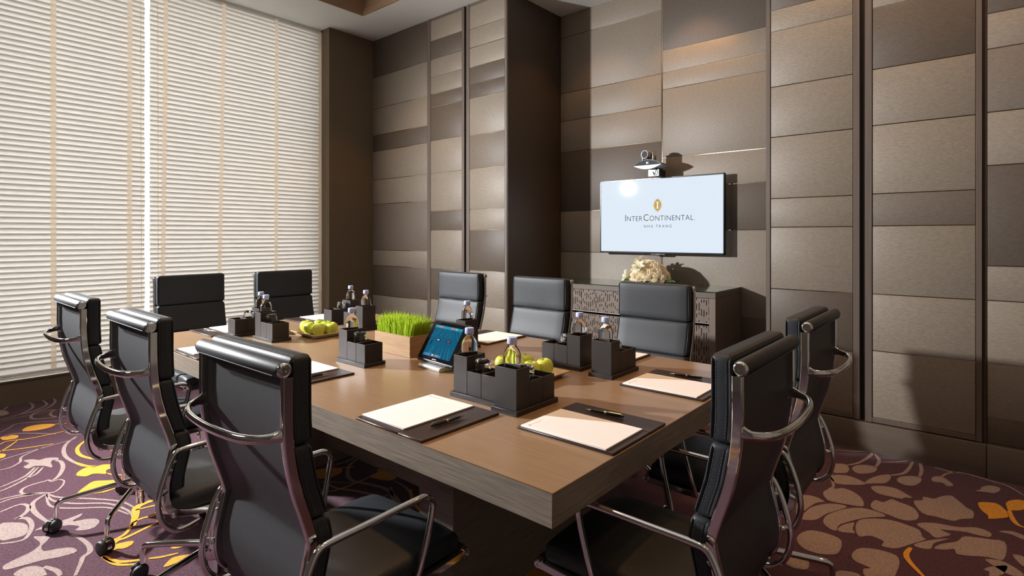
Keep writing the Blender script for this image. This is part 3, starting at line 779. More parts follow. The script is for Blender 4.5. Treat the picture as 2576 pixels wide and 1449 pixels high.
CH = [  # roll centre x, y, turn, base turn, label
    ('C', -1.361, 0.591, R(1), 'black soft-pad office chair in the left foreground, nearest of the near row'),
    ('B', -2.22, 0.597, R(0), 'black soft-pad office chair in the middle of the near row'),
    ('A', -3.084, 0.599, R(0), 'black soft-pad office chair at the far left end of the near row'),
    ('E', -0.411, 1.452, R(90), 'black soft-pad office chair in the right foreground, at the table end nearest the camera'),
    ('F', -0.436, 2.155, R(90), 'black soft-pad office chair at the right table end, half hidden behind the foreground one'),
    ('T1', -2.95, 2.9, R(180), 'black soft-pad office chair leftmost of the three before the panelled wall, behind the tablet'),
    ('T2', -2.18, 2.87, R(180), 'black soft-pad office chair middle of the three before the panelled wall'),
    ('T3', -1.42, 2.93, R(180), 'black soft-pad office chair in front of the credenza and flowers'),
    ('W1', -4.22, 1.475, R(-90), 'black soft-pad office chair at the window end, left of the two before the blinds'),
    ('W2', -4.16, 2.12, R(-93), 'black soft-pad office chair at the window end, right of the two before the blinds')]
BT = {'A': -20, 'B': 12, 'C': 0, 'E': 15, 'F': 30, 'T1': 8, 'T2': -14, 'T3': 20, 'W1': 10, 'W2': -8}
for i, (k, x, y, rz, lab) in enumerate(CH):
    o = proto if i == 0 else copy_tree(proto)
    o.location = roll_pos(x, y, rz); o.rotation_euler = (0, 0, rz); o['label'] = lab
    for ch in o.children:
        if ch.name.startswith('star_leg'): ch.rotation_euler = (0, 0, R(BT[k]))

# ================================================================== FOLIOS, PADS, PENS
SEATS = {  # folio centre and turn (sitter looks along local +y), phrase
    'C': (-1.369, 1.186, 0, 'before the left foreground chair'),
    'B': (-2.190, 1.186, 0, 'before the middle chair of the near row'),
    'A': (-2.975, 1.186, 0, 'before the far left chair of the near row'),
    'E': (-.918, 1.452, R(90), 'before the right foreground chair'),
    'F': (-.924, 2.082, R(90), 'before the farther of the two right-end chairs'),
    'T1': (-2.985, 2.335, R(180), 'behind the wheatgrass, before the leftmost panelled-wall chair'),
    'T2': (-2.190, 2.335, R(180), 'before the middle chair of the panelled-wall side'),
    'T3': (-1.405, 2.335, R(180), 'before the chair in front of the credenza'),
    'W1': (-3.565, 1.465, R(-90), 'before the left chair of the window end'),
    'W2': (-3.565, 2.070, R(-90), 'before the right chair of the window end')}
fb = MB().rbox(-.160, .052, -.166, .166, 0, .0075, .002, 1).mesh('folio_board')
ff = MB().rbox(.0535, .160, -.166, .166, 0, .0075, .002, 1).mesh('folio_flap')
fs = MB()
for (x0, y0, x1, y1) in ((-.155, -.161, .155, -.161), (.155, -.161, .155, .161), (.155, .161, -.155, .161), (-.155, .161, -.155, -.161)):
    L_ = math.hypot(x1 - x0, y1 - y0); n = int(L_ / .0062)
    a = math.atan2(y1 - y0, x1 - x0)
    for q in range(n):
        t = (q + .5) / n
        fs.box(-.0019, .0019, -.0004, .0004, 0, .0006, T(x0 + (x1 - x0) * t, y0 + (y1 - y0) * t, .0073, rz=a))
fs = fs.mesh('stitching', smooth=False)
pm = MB().rbox(-.105, .105, -.1485, .1485, 0, .0045, .0006, 1).mesh('notepad')
# letterhead: almond mark and two lines of lettering, as on the screen
def text_mesh(body, size, align='LEFT', offset=0.0, spacing=1.0, extrude=0.0):
    cu = bpy.data.curves.new('lettering', 'FONT'); cu.body = body; cu.size = size; cu.align_x = align; cu.offset = offset
    cu.space_character = spacing; cu.extrude = extrude; cu.resolution_u = 4
    to = bpy.data.objects.new('lettering_tmp', cu); COL.objects.link(to)
    bpy.context.view_layer.update()
    me = bpy.data.meshes.new_from_object(to.evaluated_get(bpy.context.evaluated_depsgraph_get()))
    bpy.data.objects.remove(to, do_unlink=True); bpy.data.curves.remove(cu)
    return me
lh = text_mesh('INTERCONTINENTAL', .0058, spacing=1.1)
lh2 = text_mesh('NHA TRANG', .0030, spacing=1.3)
almond = lambda w, h, n=14: [(w * math.sin(PI * i / n), h * math.cos(PI * i / n)) for i in range(n + 1)] + [(-w * math.sin(PI * i / n), h * math.cos(PI * i / n)) for i in range(n - 1, 0, -1)]
al = MB().add([(x, y, 0) for x, y in almond(.0030, .0048)], [tuple(range(len(almond(1, 1)) - 1, -1, -1))]).mesh('mark', smooth=False)
def make_pen():
    root = thing('ballpoint_pen', (0, 0, 0), 0, 'pen', 'pen', 'black pens on the folios')
    MB().lathe([(0, -.068), (.0012, -.066), (.0016, -.060)], 10, T(rx=R(-90))).lathe([(.0016, -.060), (.0042, -.046), (0, -.046)], 14, T(rx=R(-90))).build('tip', M['gold'], root)
    MB().lathe([(0, -.046), (.0044, -.046), (.0054, -.020), (.0056, .002), (0, .002)], 16, T(rx=R(-90))).build('barrel', M['pen'], root)
    MB().lathe([(0, .002), (.0062, .002), (.0062, .0085), (0, .0085)], 16, T(rx=R(-90))).build('centre_ring', M['gold'], root)
    MB().lathe([(0, .0085), (.0058, .0085), (.0056, .045), (.0048, .060), (.0030, .067), (0, .069)], 16, T(rx=R(-90))).build('cap_end', M['pen'], root)
    MB().rbox(-.0012, .0012, .018, .060, .0062, .0076, .0004, 1).build('clip', M['gold'], root)
    return root
pen0 = make_pen(); pen_used = False
HEAD = {'C', 'E', 'F', 'T2'}
for k, (x, y, rz, ph) in SEATS.items():
    fo = thing('leather_folio', (x, y, TZ + .0003), rz, 'brown leather folio on the table ' + ph, 'folio', 'leather folios on the table')
    link('folio_board', fb, M['folio'], fo); link('folio_flap', ff, M['folio'], fo)
    link('stitching', fs, M['stitch'], fo, 'stuff')
    Mx = T(x, y, TZ + .0003, rz=rz)
    p = Mx @ Vector((-.052, .006, .0079))
    no = link('notepad', pm, M['paper'], loc=p, rot=(0, 0, rz))
    tag(no, 'white ruled notepad ' + ph, 'notepad', 'notepads on the folios')
    if k in HEAD:
        link('letterhead', lh, M['ink'], no, loc=(-.082, .124, .0047)); link('letterhead_line', lh2, M['ink'], no, loc=(-.062, .119, .0047)); link('mark', al, M['ink'], no, loc=(-.088, .1255, .0047))
    if k not in ('T1', 'T3', 'A'):
        q = Mx @ Vector((.104, {'C': -.01, 'E': .02, 'F': .01, 'B': .0, 'T2': .03, 'W1': .0, 'W2': .0}[k], .0079 + .0062))
        pn = pen0 if not pen_used else copy_tree(pen0)
        pen_used = True
        pn.location = q; pn.rotation_euler = (0, R(30), rz + R({'C': 177, 'E': 186, 'F': 184, 'B': 176, 'T2': 190, 'W1': 194, 'W2': 176}[k]))
        pn['label'] = 'black and gold pen on the folio ' + ph
    
# ================================================================== CADDIES WITH BOTTLE AND GLASS
def make_caddy():
    root = thing('desk_caddy', (0, 0, 0), 0, 'caddy', 'caddy', 'brown leather caddies on the table')
    # long axis x, tall box at -x; base .228 x .116
    MB().rbox(-.114, .114, -.057, .057, 0, .0165, .0012, 1).build('base', M['caddy'], root)
    def bin_(x0, x1, h, name, fl=.0185):
        w = .0035; y0, y1 = -.0475, .0475; z0 = .0165
        mb = MB()
        mb.rbox(x0, x1, y0, y0 + w, z0, h, .0008, 1).rbox(x0, x1, y1 - w, y1, z0, h, .0008, 1)
        mb.rbox(x0, x0 + w, y0 + w * .5, y1 - w * .5, z0, h, .0008, 1).rbox(x1 - w, x1, y0 + w * .5, y1 - w * .5, z0, h, .0008, 1)
        mb.box(x0 + w, x1 - w, y0 + w, y1 - w, z0, fl)
        b = mb.build(name, M['caddy'], root)
        e = MB()
        for (a0, a1, b0, b1) in ((x0, x1, y0, y0 + w), (x0, x1, y1 - w, y1), (x0, x0 + w, y0, y1), (x1 - w, x1, y0, y1)):
            e.box(a0 + .0003, a1 - .0003, b0 + .0003, b1 - .0003, h, h + .0007)
        e.build('rim', M['caddyedge'], b, smooth=False)
    bin_(-.104, -.0355, .1500, 'bottle_box')
    bin_(-.0345, .0345, .1000, 'glass_box', .0605)
    bin_(.0355, .104, .1000, 'low_box')
    return root
def make_bottle():
    root = thing('water_bottle', (0, 0, 0), 0, 'bottle', 'bottle', 'small water bottles in the caddies')
    pr = [(0, .004), (.020, .002), (.029, .006), (.0300, .012), (.0300, .045), (.0288, .050), (.0300, .055), (.0300, .100), (.0290, .104), (.0302, .109), (.0302, .134), (.0304, .146), (.0304, .160), (.0299, .167), (.0284, .175), (.0254, .184), (.0210, .192), (.0166, .198), (.0143, .202), (.0137, .205), (.0158, .2065), (.0158, .2085), (.0132, .2092), (.0132, .2110), (0, .2110)]
    MB().lathe(pr, 28).build('bottle_body', M['water'], root, 50)
    cp = MB(); n = 36; v = []; 
    for (z, r) in ((.2093, .0162), (.2110, .0168), (.2275, .0164), (.2300, .0152)):
        v += [((r + (.0004 if i % 2 else -.0003)) * math.cos(2 * PI * i / n), (r + (.0004 if i % 2 else -.0003)) * math.sin(2 * PI * i / n), z) for i in range(n)]
    f = [(k * n + i, k * n + (i + 1) % n, k * n + n + (i + 1) % n, k * n + n + i) for k in range(3) for i in range(n)]
    f += [tuple(range(n - 1, -1, -1)), tuple(range(3 * n, 4 * n))]
    cp.add(v, f).build('cap', M['cap'], root, 60)
    return root
def make_glass():
    # tumbler set upside down: closed base on top, hollow below
    pr = [(0, .0825), (.020, .082), (.0265, .078), (.0296, .066), (.0302, .040), (.0298, .003), (.0290, 0), (.0280, .003), (.0283, .040), (.0275, .060), (.0240, .069), (0, .0700)]
    return MB().lathe(pr, 28).build('tumbler', M['glass'], None, 60)
cad0, bot0, gla0 = make_caddy(), make_bottle(), make_glass()
CAD = [  # centre x, y, turn (tall box at local -x), glass?, phrase
    (-1.380, 1.455, 0, 1, 'left of the pair nearest the camera'),
    (-1.205, 1.481, R(90), 1, 'nearest the camera, tall box foremost'),
    (-1.440, 2.065, R(180), 1, 'left of the right-hand pair by the credenza chair'),
    (-1.208, 2.085, R(90), 1, 'rightmost on the table, beside the farther right-end folio'),
    (-2.200, 1.495, 0, 1, 'standing alone left of the tablet'),
    (-3.080, 1.507, 0, 1, 'left of the far apple plate, nearer of two'),
    (-3.345, 1.500, R(-90), 1, 'leftmost on the table'),
    (-3.020, 2.045, R(180), 1, 'behind the wheatgrass, nearer of the far pair'),
    (-3.300, 2.095, R(-90), 1, 'farthest on the table, towards the window corner'),
    (-2.130, 2.050, R(180), 0, 'half hidden behind the tablet')]
for i, (x, y, rz, g, ph) in enumerate(CAD):
    c_ = cad0 if i == 0 else copy_tree(cad0)
    c_.location = (x, y, TZ + .0003); c_.rotation_euler = (0, 0, rz); c_['label'] = 'dark brown leather caddy ' + ph
    b_ = bot0 if i == 0 else copy_tree(bot0)
    p = T(x, y, TZ, rz=rz) @ Vector((-.070, 0, .0170))
    b_.location = p; b_.rotation_euler = (0, 0, rnd.uniform(0, 6)); b_['label'] = 'lilac-capped water bottle in the caddy ' + ph
    if g:
        g_ = gla0 if i == 0 else copy_tree(gla0)
        g_.location = T(x, y, TZ, rz=rz) @ Vector((0, -.002, .0610)); g_.rotation_euler = (0, 0, rnd.uniform(0, 6))
        tag(g_, 'upturned glass tumbler in the caddy ' + ph, 'glass', 'tumblers in the caddies')
# ================================================================== APPLE PLATES
def make_plate(x, y, lab):
    hx_, hy_ = .150, .112
    bx_, by_ = .122, .092
    v = []
    rings = [(bx_, by_, 0), (hx_, hy_, .021), (hx_, hy_, .024), (hx_ - .004, hy_ - .004, .024), (bx_ + .004, by_ + .004, .0065)]
    for (a, b, z) in rings: v += [(-a, -b, z), (a, -b, z), (a, b, z), (-a, b, z)]
    f = [(i * 4 + j, i * 4 + (j + 1) % 4, i * 4 + 4 + (j + 1) % 4, i * 4 + 4 + j) for i in range(len(rings) - 1) for j in range(4)]
    f += [(3, 2, 1, 0), (16, 17, 18, 19)]
    o = MB().add(v, f).build('serving_plate', M['plate'], None, 20)
    o.location = (x, y, TZ + .0003)
    return tag(o, lab, 'plate', 'cream apple plates')
make_plate(-3.020, 1.762, 'cream rectangular plate of apples at the far left, before the wheatgrass')
make_plate(-1.468, 1.800, 'cream rectangular plate of apples behind the two nearest caddies')
def apple_mesh():
    pr = [(0, .009), (.006, .0035), (.014, .0005), (.020, .002), (.028, .010), (.0345, .022), (.0375, .036), (.0370, .047), (.0330, .058), (.026, .066), (.018, .0695), (.011, .0685), (.005, .0635), (0, .0600)]
    return MB().lathe(pr, 28).mesh('apple', 80)
am = apple_mesh()
sm = MB().tube([(0, 0, .060), (.001, 0, .068), (.0035, .001, .0755)], .0012, 6).mesh('stem')
APP = [(-3.108, 1.733, 'green apple at the left end of the far plate'), (-3.030, 1.716, 'pale green apple front row of the far plate, second from left'),
       (-2.953, 1.723, 'yellow-green apple nearest the front edge of the far plate'), (-2.930, 1.798, 'yellow apple at the right end of the far plate'),
       (-3.083, 1.808, 'yellow-green apple back left on the far plate'), (-3.006, 1.803, 'yellow-green apple back middle on the far plate'),
       (-1.500, 1.842, 'green apple back middle on the plate behind the nearest caddies'), (-1.405, 1.760, 'green apple in front middle on the plate behind the nearest caddies'),
       (-1.389, 1.838, 'large green apple at the right end of the plate behind the nearest caddies'), (-1.560, 1.768, 'green apple at the left end of the plate behind the nearest caddies'),
       (-1.482, 1.764, 'green apple seen through the nearest water bottle')]
for i, (x, y, lab) in enumerate(APP):
    o = link('apple', am, M['apple'], loc=(x, y, TZ + .0068), rot=(R(rnd.uniform(-7, 7)), R(rnd.uniform(-7, 7)), rnd.uniform(0, 6)))
    link('stem', sm, M['stem'], o)
    tag(o, lab, 'apple', 'green apples on the plates')

# ================================================================== WHEATGRASS PLANTER
pl = thing('grass_planter', (-2.241, 1.780, TZ + .0003), R(-1), 'square-edged light wood planter box full of bright green wheatgrass', 'planter')
b = MB()
w = .008; X0, X1, Y0, Y1, H = -.144, .144, -.075, .075, .100
b.rbox(X0, X1, Y0, Y0 + w, 0, H, .001, 1).rbox(X0, X1, Y1 - w, Y1, 0, H, .001, 1).rbox(X0, X0 + w, Y0 + .004, Y1 - .004, 0, H, .001, 1).rbox(X1 - w, X1, Y0 + .004, Y1 - .004, 0, H, .001, 1).box(X0 + .004, X1 - .004, Y0 + .004, Y1 - .004, .001, .01)
b.build('planter_box', M['pot'], pl)
MB().box(X0 + w, X1 - w, Y0 + w, Y1 - w, .01, .082).build('soil', M['soil'], pl, smooth=False)
g = MB()
for i in range(3400):
    x = rnd.uniform(X0 + .010, X1 - .010); y = rnd.uniform(Y0 + .010, Y1 - .010)
    h = rnd.gauss(.088, .012); a = rnd.uniform(0, 2 * PI); ln = rnd.uniform(0, .022) + max(0, abs(x) - .11) * .4
    if rnd.random() < .03: h += .015
    la = rnd.uniform(0, 2 * PI) if abs(x) < .11 else (0 if x > 0 else PI)
    wd = rnd.uniform(.0009, .0016); ca, sa = math.cos(a) * wd, math.sin(a) * wd
    lx, ly = math.cos(la) * ln, math.sin(la) * ln
    z0 = .082
    v = []
    for t in (0, .5, .85):
        k = 1 - .35 * t
        v += [(x + lx * t * t - ca * k, y + ly * t * t - sa * k, z0 + h * t), (x + lx * t * t + ca * k, y + ly * t * t + sa * k, z0 + h * t)]
    v.append((x + lx, y + ly, z0 + h))
    g.add(v, [(0, 1, 3, 2), (2, 3, 5, 4), (4, 5, 6)])
g.build('grass', M['grass'], pl, 80, kind='stuff')

# ================================================================== CONTROL TABLET
tl = thing('control_tablet', (-1.845, 1.660, TZ + .0003), R(-6), 'black touch-panel tablet with blue screen on silver table stand', 'tablet')
st = MB()
st.sweep([(-.078, 0, 0), (.078, 0, 0)], [(.0015, -.055), (.0015, .045), (.010, .052), (.020, .050), (.024, .035), (.018, -.050), (.010, -.058)], up=(0, 0, 1))
st.build('stand', M['silver'], tl, 40)
tilt = R(32)
TM = T(0, -.028, .030, rx=R(90) - tilt)      # local x right, y up the screen, z towards viewer
MB().rbox(-.137, .137, -.006, .196, -.020, .0, .009, 3, TM).build('shell', M['black'], tl)
MB().rbox(-.128, .128, .004, .187, -.001, .0022, .0008, 1, TM).build('bezel', M['bezel'], tl)
def tablet_screen():
    m, nt, p = nmat('blue_ray_screen'); setp(p, base=(.003, .01, .015), rough=.02, es=.42)
    N = nt.nodes; L = nt.links
    tc = N.new('ShaderNodeTexCoord'); sp = N.new('ShaderNodeSeparateXYZ'); L.new(tc.outputs['Object'], sp.inputs[0])
    # rays fanning from a point above the middle: noise over angle
    sx = N.new('ShaderNodeMath'); sx.operation = 'SUBTRACT'; sx.inputs[1].default_value = -.004; L.new(sp.outputs[0], sx.inputs[0])
    sy = N.new('ShaderNodeMath'); sy.operation = 'SUBTRACT'; sy.inputs[1].default_value = .215; L.new(sp.outputs[1], sy.inputs[0])
    at = N.new('ShaderNodeMath'); at.operation = 'ARCTAN2'; L.new(sx.outputs[0], at.inputs[0]); L.new(sy.outputs[0], at.inputs[1])
    cb = N.new('ShaderNodeCombineXYZ'); L.new(at.outputs[0], cb.inputs[0])
    no = N.new('ShaderNodeTexNoise'); no.inputs['Scale'].default_value = 16; no.inputs['Detail'].default_value = 5; L.new(cb.outputs[0], no.inputs['Vector'])
    cr = N.new('ShaderNodeValToRGB'); e = cr.color_ramp.elements
    e[0].position = .32; e[0].color = (.0, .09, .20, 1); e[1].position = .72; e[1].color = (.10, .55, .68, 1)
    mid = e.new(.5); mid.color = (.0, .21, .42, 1)
    L.new(no.outputs['Fac'], cr.inputs[0]); L.new(cr.outputs[0], p.inputs['Emission Color'])
    return m
scr = MB().box(-.100, .100, .020, .170, 0, .0006).build('screen', tablet_screen(), tl, smooth=False)
scr.matrix_local = TM @ Matrix.Translation((0, 0, .0020))
def flat(name, x0, x1, y0, y1, z, col, es=0.0):
    m = plain(name, col, .03, **({'emit': col, 'es': es} if es else {}))
    o = MB().box(x0, x1, y0, y1, z, z + .0002).build(name, m, scr, smooth=False)
flat('title_bar', -.099, .099, .156, .169, .0007, (.01, .13, .18), .5)
flat('menu_box', -.085, .092, .070, .118, .0007, (.003, .05, .10), .28)
flat('key', -.052, -.018, .096, .105, .0010, (.006, .012, .02), .3); flat('key', .022, .056, .096, .105, .0010, (.006, .012, .02), .3)
flat('key_legend', -.043, -.027, .0992, .1018, .0013, (.55, .75, .6), .6); flat('key_legend', .030, .048, .0992, .1018, .0013, (.7, .05, .06), .6)
flat('title_mark', -.074, -.040, .1605, .1650, .0010, (.55, .06, .09), .5); flat('title_mark', .016, .050, .1605, .1650, .0010, (.45, .05, .08), .5); flat('title_mark', .056, .062, .159, .167, .0010, (.25, .3, .3), .4)
flat('status_bar', -.099, .030, .022, .033, .0007, (.02, .10, .2), .6); flat('status_mark', -.045, -.035, .024, .032, .0010, (.02, .03, .1), .5); flat('status_mark', -.034, -.024, .025, .031, .0010, (.8, .4, .05), .6); flat('status_mark', -.006, .008, .0245, .0315, .0010, (.6, .05, .06), .6)
lt = text_mesh('CRESTRON', .0062, 'CENTER', .0)
lo = link('maker_lettering', lt, plain('copper_print', (.75, .42, .25), .4), tl); lo.matrix_local = TM @ Matrix.Translation((-.004, .0085, .0026))

# ================================================================== CREDENZA
cz = .889; cx0_, cx1_ = -3.512, -1.607; cyf, cyb = 4.330, 4.925
cr_ = thing('credenza', ((cx0_ + cx1_) / 2, (cyf + cyb) / 2, 0), 0, 'long brown veneer credenza with pierced slot-pattern fronts under the television', 'cabinet')
hx_, hy_ = (cx1_ - cx0_) / 2, (cyb - cyf) / 2
b = MB()
b.box(-hx_, hx_, hy_ - .02, hy_, .06, cz).box(-hx_ + .05, hx_ - .05, -hy_ + .05, hy_, 0, .06)
b.build('body', M['cred'], cr_, smooth=False)
for s_ in (-1, 1):
    MB().rbox(s_ * hx_ - .052 if s_ > 0 else -hx_, hx_ if s_ > 0 else -hx_ + .052, -hy_, hy_ - .021, .0, cz - .046, .0015, 1).build('side_panel', M['cred'], cr_)
MB().rbox(-hx_, hx_, -hy_, hy_ - .021, cz - .045, cz, .0015, 1).build('top_board', M['base_wood'], cr_)
MB().rbox(-hx_ - .002, hx_ + .004, -hy_ - .004, hy_, cz + .0005, cz + .0080, .001, 1).build('glass_top', M['glasstop'], cr_)
def fret(x0, x1, z0, z1, name):
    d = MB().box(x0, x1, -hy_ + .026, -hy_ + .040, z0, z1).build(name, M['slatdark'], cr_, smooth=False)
    f = MB(); pitch = .0195; n = int((x1 - x0) / pitch); pitch = (x1 - x0) / n
    for i in range(n):
        a = x0 + i * pitch
        f.box(a, a + pitch - .0068, -hy_ + .012, -hy_ + .026, z0, z1)
        z = z0 if rnd.random() < .5 else z0 + rnd.uniform(.01, .04)
        while z < z1:
            e = min(z1, z + rnd.uniform(.014, .060))
            f.box(a + pitch - .0068, a + pitch, -hy_ + .0125, -hy_ + .026, z, e)
            z = e + rnd.uniform(.014, .070)
    f.build('pierced_front', M['cred'], d, smooth=False, kind='stuff')
    return d
ncol = 3; xx0, xx1 = -hx_ + .053, hx_ - .053; wcol = (xx1 - xx0) / ncol
for i in range(ncol):
    a, e = xx0 + i * wcol + (.002 if i else 0), xx0 + (i + 1) * wcol - (.002 if i < ncol - 1 else 0)
    d = fret(a, e, .648, cz - .047, 'drawer')
    MB().rbox(a, e, -hy_ + .006, -hy_ + .026, .640, .6465, .001, 1).build('metal_edge', M['silver'], d)
    fret(a, e, .07, .622, 'cabinet_door')

# ================================================================== FLOWERS
fl = thing('flower_arrangement', (-2.312, 4.60, cz + .0082), 0, 'low dome of cream roses and lilies with green leaves on the credenza', 'flowers')
def petal_patch(mb, base_r, h, wid, curl, ang, tilt, M_):
    n, k = 4, 5; v = []
    for i in range(n + 1):
        t = i / n
        rr = base_r * (.35 + .65 * math.sin(t * PI * .5)) + curl * t ** 3
        z = h * (t - .12 * t ** 3)
        wv = wid * math.sin(PI * (.16 + .62 * t)) 
        for j in range(k):
            u = (j / (k - 1) - .5) * 2
            a = ang + u * wv
            r2 = rr - .10 * base_r * (1 - u * u) * 0 
            v.append((r2 * math.cos(a), r2 * math.sin(a), z - .10 * h * u * u * t))
    f = [(i * k + j, i * k + j + 1, (i + 1) * k + j + 1, (i + 1) * k + j) for i in range(n) for j in range(k - 1)]
    mb.add(v, f, M_)
def rose_mesh(seed):
    r_ = random.Random(seed); mb = MB()
    for ring, (cnt, br, h, wid, curl) in enumerate(((2, .006, .030, 1.5, .0), (3, .011, .032, 1.2, .002), (4, .017, .031, 1.0, .006), (5, .023, .028, .85, .012), (6, .028, .022, .72, .016))):
        o_ = r_.uniform(0, 6)
        for i in range(cnt):
            petal_patch(mb, br * r_.uniform(.93, 1.07), h * r_.uniform(.93, 1.05), wid, curl, o_ + 2 * PI * i / cnt, 0, None)
    return mb.mesh('rose', 80)
roses = [rose_mesh(i) for i in range(4)]
def lily_mesh():
    mb = MB()
    for i in range(6):
        a = 2 * PI * i / 6; v = []
        for k_ in range(7):
            t = k_ / 6
            r = .004 + .052 * t ** 1.4; z = .050 * math.sin(t * PI * .62)
            wv = .015 * math.sin(PI * min(.97, t * .9 + .08))
            for u in (-1, 0, 1):
                v.append((r * math.cos(a) - u * wv * math.sin(a), r * math.sin(a) + u * wv * math.cos(a), z + (.003 if u else 0)))
        f = [(k_ * 3 + j, k_ * 3 + j + 1, k_ * 3 + 4 + j, k_ * 3 + 3 + j) for k_ in range(6) for j in range(2)]
        mb.add(v, f)
    return mb.mesh('lily', 80)
lily = lily_mesh()
sta = MB()
for i in range(5):
    a = i * 1.25
    sta.tube([(0, 0, .005), (.008 * math.cos(a), .008 * math.sin(a), .03), (.017 * math.cos(a), .017 * math.sin(a), .052)], .0009, 5, up=(0, 1, .2))
sta = sta.mesh('stamens')
k_ = 0
golden = PI * (3 - math.sqrt(5))
for i in range(44):
    t = (i + .5) / 44
    el = math.acos(1 - t * .98); az = i * golden
    rx_, ry_, rz_ = .195, .165, .205
    d = Vector((math.sin(el) * math.cos(az), math.sin(el) * math.sin(az), math.cos(el)))
    p = Vector((d.x * rx_, d.y * ry_, max(.062, .018 + d.z * rz_)))
    nrm = Vector((d.x / rx_, d.y / ry_, d.z / rz_ * 1.1)).normalized()
    q = nrm.to_track_quat('Z', 'Y').to_euler()
    if i in (4, 9, 15, 22, 27, 33, 38):
        o = link('lily', lily, M['lily'], fl, loc=p - nrm * .022, rot=q); o.scale = (1.25,) * 3
        link('stamens', sta, plain('stamen_green', (.32, .36, .06), .6) if k_ == 0 else bpy.data.materials['stamen_green'], o); k_ = 1
    else:
        o = link('rose', roses[i % 4], M['petal'], fl, loc=p - nrm * .030, rot=q); s_ = rnd.uniform(1.05, 1.3); o.scale = (s_,) * 3
MB().lathe([(0, .19), (.06, .18), (.11, .14), (.145, .08), (.155, .02), (.15, 0), (0, 0)], 20, Matrix.Diagonal((1.0, .85, 1, 1))).build('foliage_core', M['leaf'], fl)
def leaf_mesh(L_, W_):
    v = []; n = 10
    for i in range(n + 1):
        t = i / n; wv = W_ * math.sin(PI * t) ** .8 * (1 - .25 * t) + .0005
        z = .018 * math.sin(PI * t * .9) - .012 * t
        v += [(L_ * t, -wv, z + .004), (L_ * t, 0, z - .003), (L_ * t, wv, z + .004)]
    f = [(i * 3 + j, i * 3 + j + 1, i * 3 + 4 + j, i * 3 + 3 + j) for i in range(n) for j in range(2)]
    return MB().add(v, f).mesh('leaf', 80)
lm = leaf_mesh(.15, .042)
for i, a in enumerate((-165, -150, -120, -95, -70, -45, -20, 5, 30, 60, 100, 140, 175, -8)):
    o = link('leaf', lm, M['leaf'], fl, loc=(.125 * math.cos(R(a)), .10 * math.sin(R(a)), .020), rot=(R(rnd.uniform(-12, 12)), R(rnd.uniform(-12, -3)), R(a + rnd.uniform(-12, 12))))
    s_ = rnd.uniform(.7, 1.0); o.scale = (s_,) * 3

# ================================================================== TELEVISION
YTV = 4.83
zt_, zb_ = 1.883, 1.172; tx0, tx1 = -2.957, -1.714
tv = thing('television', ((tx0 + tx1) / 2, YTV, (zt_ + zb_) / 2), 0, 'large wall television with black frame showing a white hotel logo screen', 'television')
hw_, hh_ = (tx1 - tx0) / 2, (zt_ - zb_) / 2
MB().rbox(-hw_ + .03, hw_ - .03, .012, .060, -hh_ + .03, hh_ - .03, .006, 1).box(-.2, .2, .058, .098, -.2, .2).build('back_housing', M['black'], tv)
for (x0, x1, z0, z1) in ((-hw_, hw_, hh_ - .012, hh_), (-hw_, hw_, -hh_, -hh_ + .014), (-hw_, -hw_ + .011, -hh_, hh_), (hw_ - .011, hw_, -hh_, hh_)):
    MB().rbox(x0, x1, -.004, .030, z0, z1, .002, 1).build('frame_bar', M['tvframe'], tv)
sm_ = screen_mat('lit_white_screen', (.80, .90, 1.0), .92, .025)
sc_ = MB().box(-hw_ + .0105, hw_ - .0105, 0, .012, -hh_ + .0135, hh_ - .0115).build('screen', sm_, tv, smooth=False)
MB().rbox(-.075, .075, .004, .03, -hh_ - .014, -hh_ - .0005, .002, 1).build('logo_tab', M['black'], tv)
RX = (R(90), 0, 0)
sl = text_mesh('SONY', .012, 'CENTER', spacing=1.2)
link('maker_lettering', sl, plain('silver_print', (.6, .6, .6), .4), tv, loc=(0, .0035, -hh_ - .0115), rot=RX)
ink = plain('dark_teal_print', (.010, .019, .024), .9, spec=.05)
# logo lettering: small capitals with two tall initials
def small_caps(parts, z, y, mat, off=-.0010):
    ms = [text_mesh(t, s, 'LEFT', off * s / .08, sp) for t, s, sp in parts]
    wd = [max(v.co.x for v in m.vertices) for m in ms]
    gap = .0075; tot = sum(wd) + gap * (len(ms) - 1); x = -tot / 2
    for m, w_ in zip(ms, wd):
        o = link('logo_lettering', m, mat, sc_, loc=(x, y, z), rot=RX); o.scale = (1, 1, 1)
        x += w_ + gap
    return tot
tot = small_caps([('I', .092, 1.0), ('NTER', .070, 1.05), ('C', .092, 1.0), ('ONTINENTAL', .070, 1.05)], -.0480, -.0004, ink)
for o in [k for k in bpy.data.objects if k.parent is sc_]:
    sc2 = .690 / tot; o.scale = (sc2, 1, 1); o.location.x *= sc2
m_ = text_mesh('NHA TRANG', .037, 'CENTER', -.0003, 1.45)
link('logo_lettering', m_, ink, sc_, loc=(0, -.0004, -.112), rot=RX)
ms_ = text_mesh('R', .010, 'CENTER'); link('logo_lettering', ms_, ink, sc_, loc=(.358, -.0004, -.046), rot=RX)
def almond_plate(w_, h_, y, mat, name):
    n = 24; pts = []
    for i in range(n + 1):
        t = i / n * 2 - 1; pts.append((w_ * (1 - t * t) ** .8, h_ * t))
    for i in range(n - 1, 0, -1):
        t = i / n * 2 - 1; pts.append((-w_ * (1 - t * t) ** .8, h_ * t))
    MB().add([(x, y, z + .098) for x, z in pts], [tuple(range(len(pts)))]).build(name, mat, sc_, smooth=False)
goldp = plain('gold_print', (.30, .20, .05), .8, spec=.1, emit=(.50, .34, .09), es=.42)
wht = plain('white_print', (.4, .4, .4), .8, spec=.1, emit=(.8, .85, .9), es=.7)
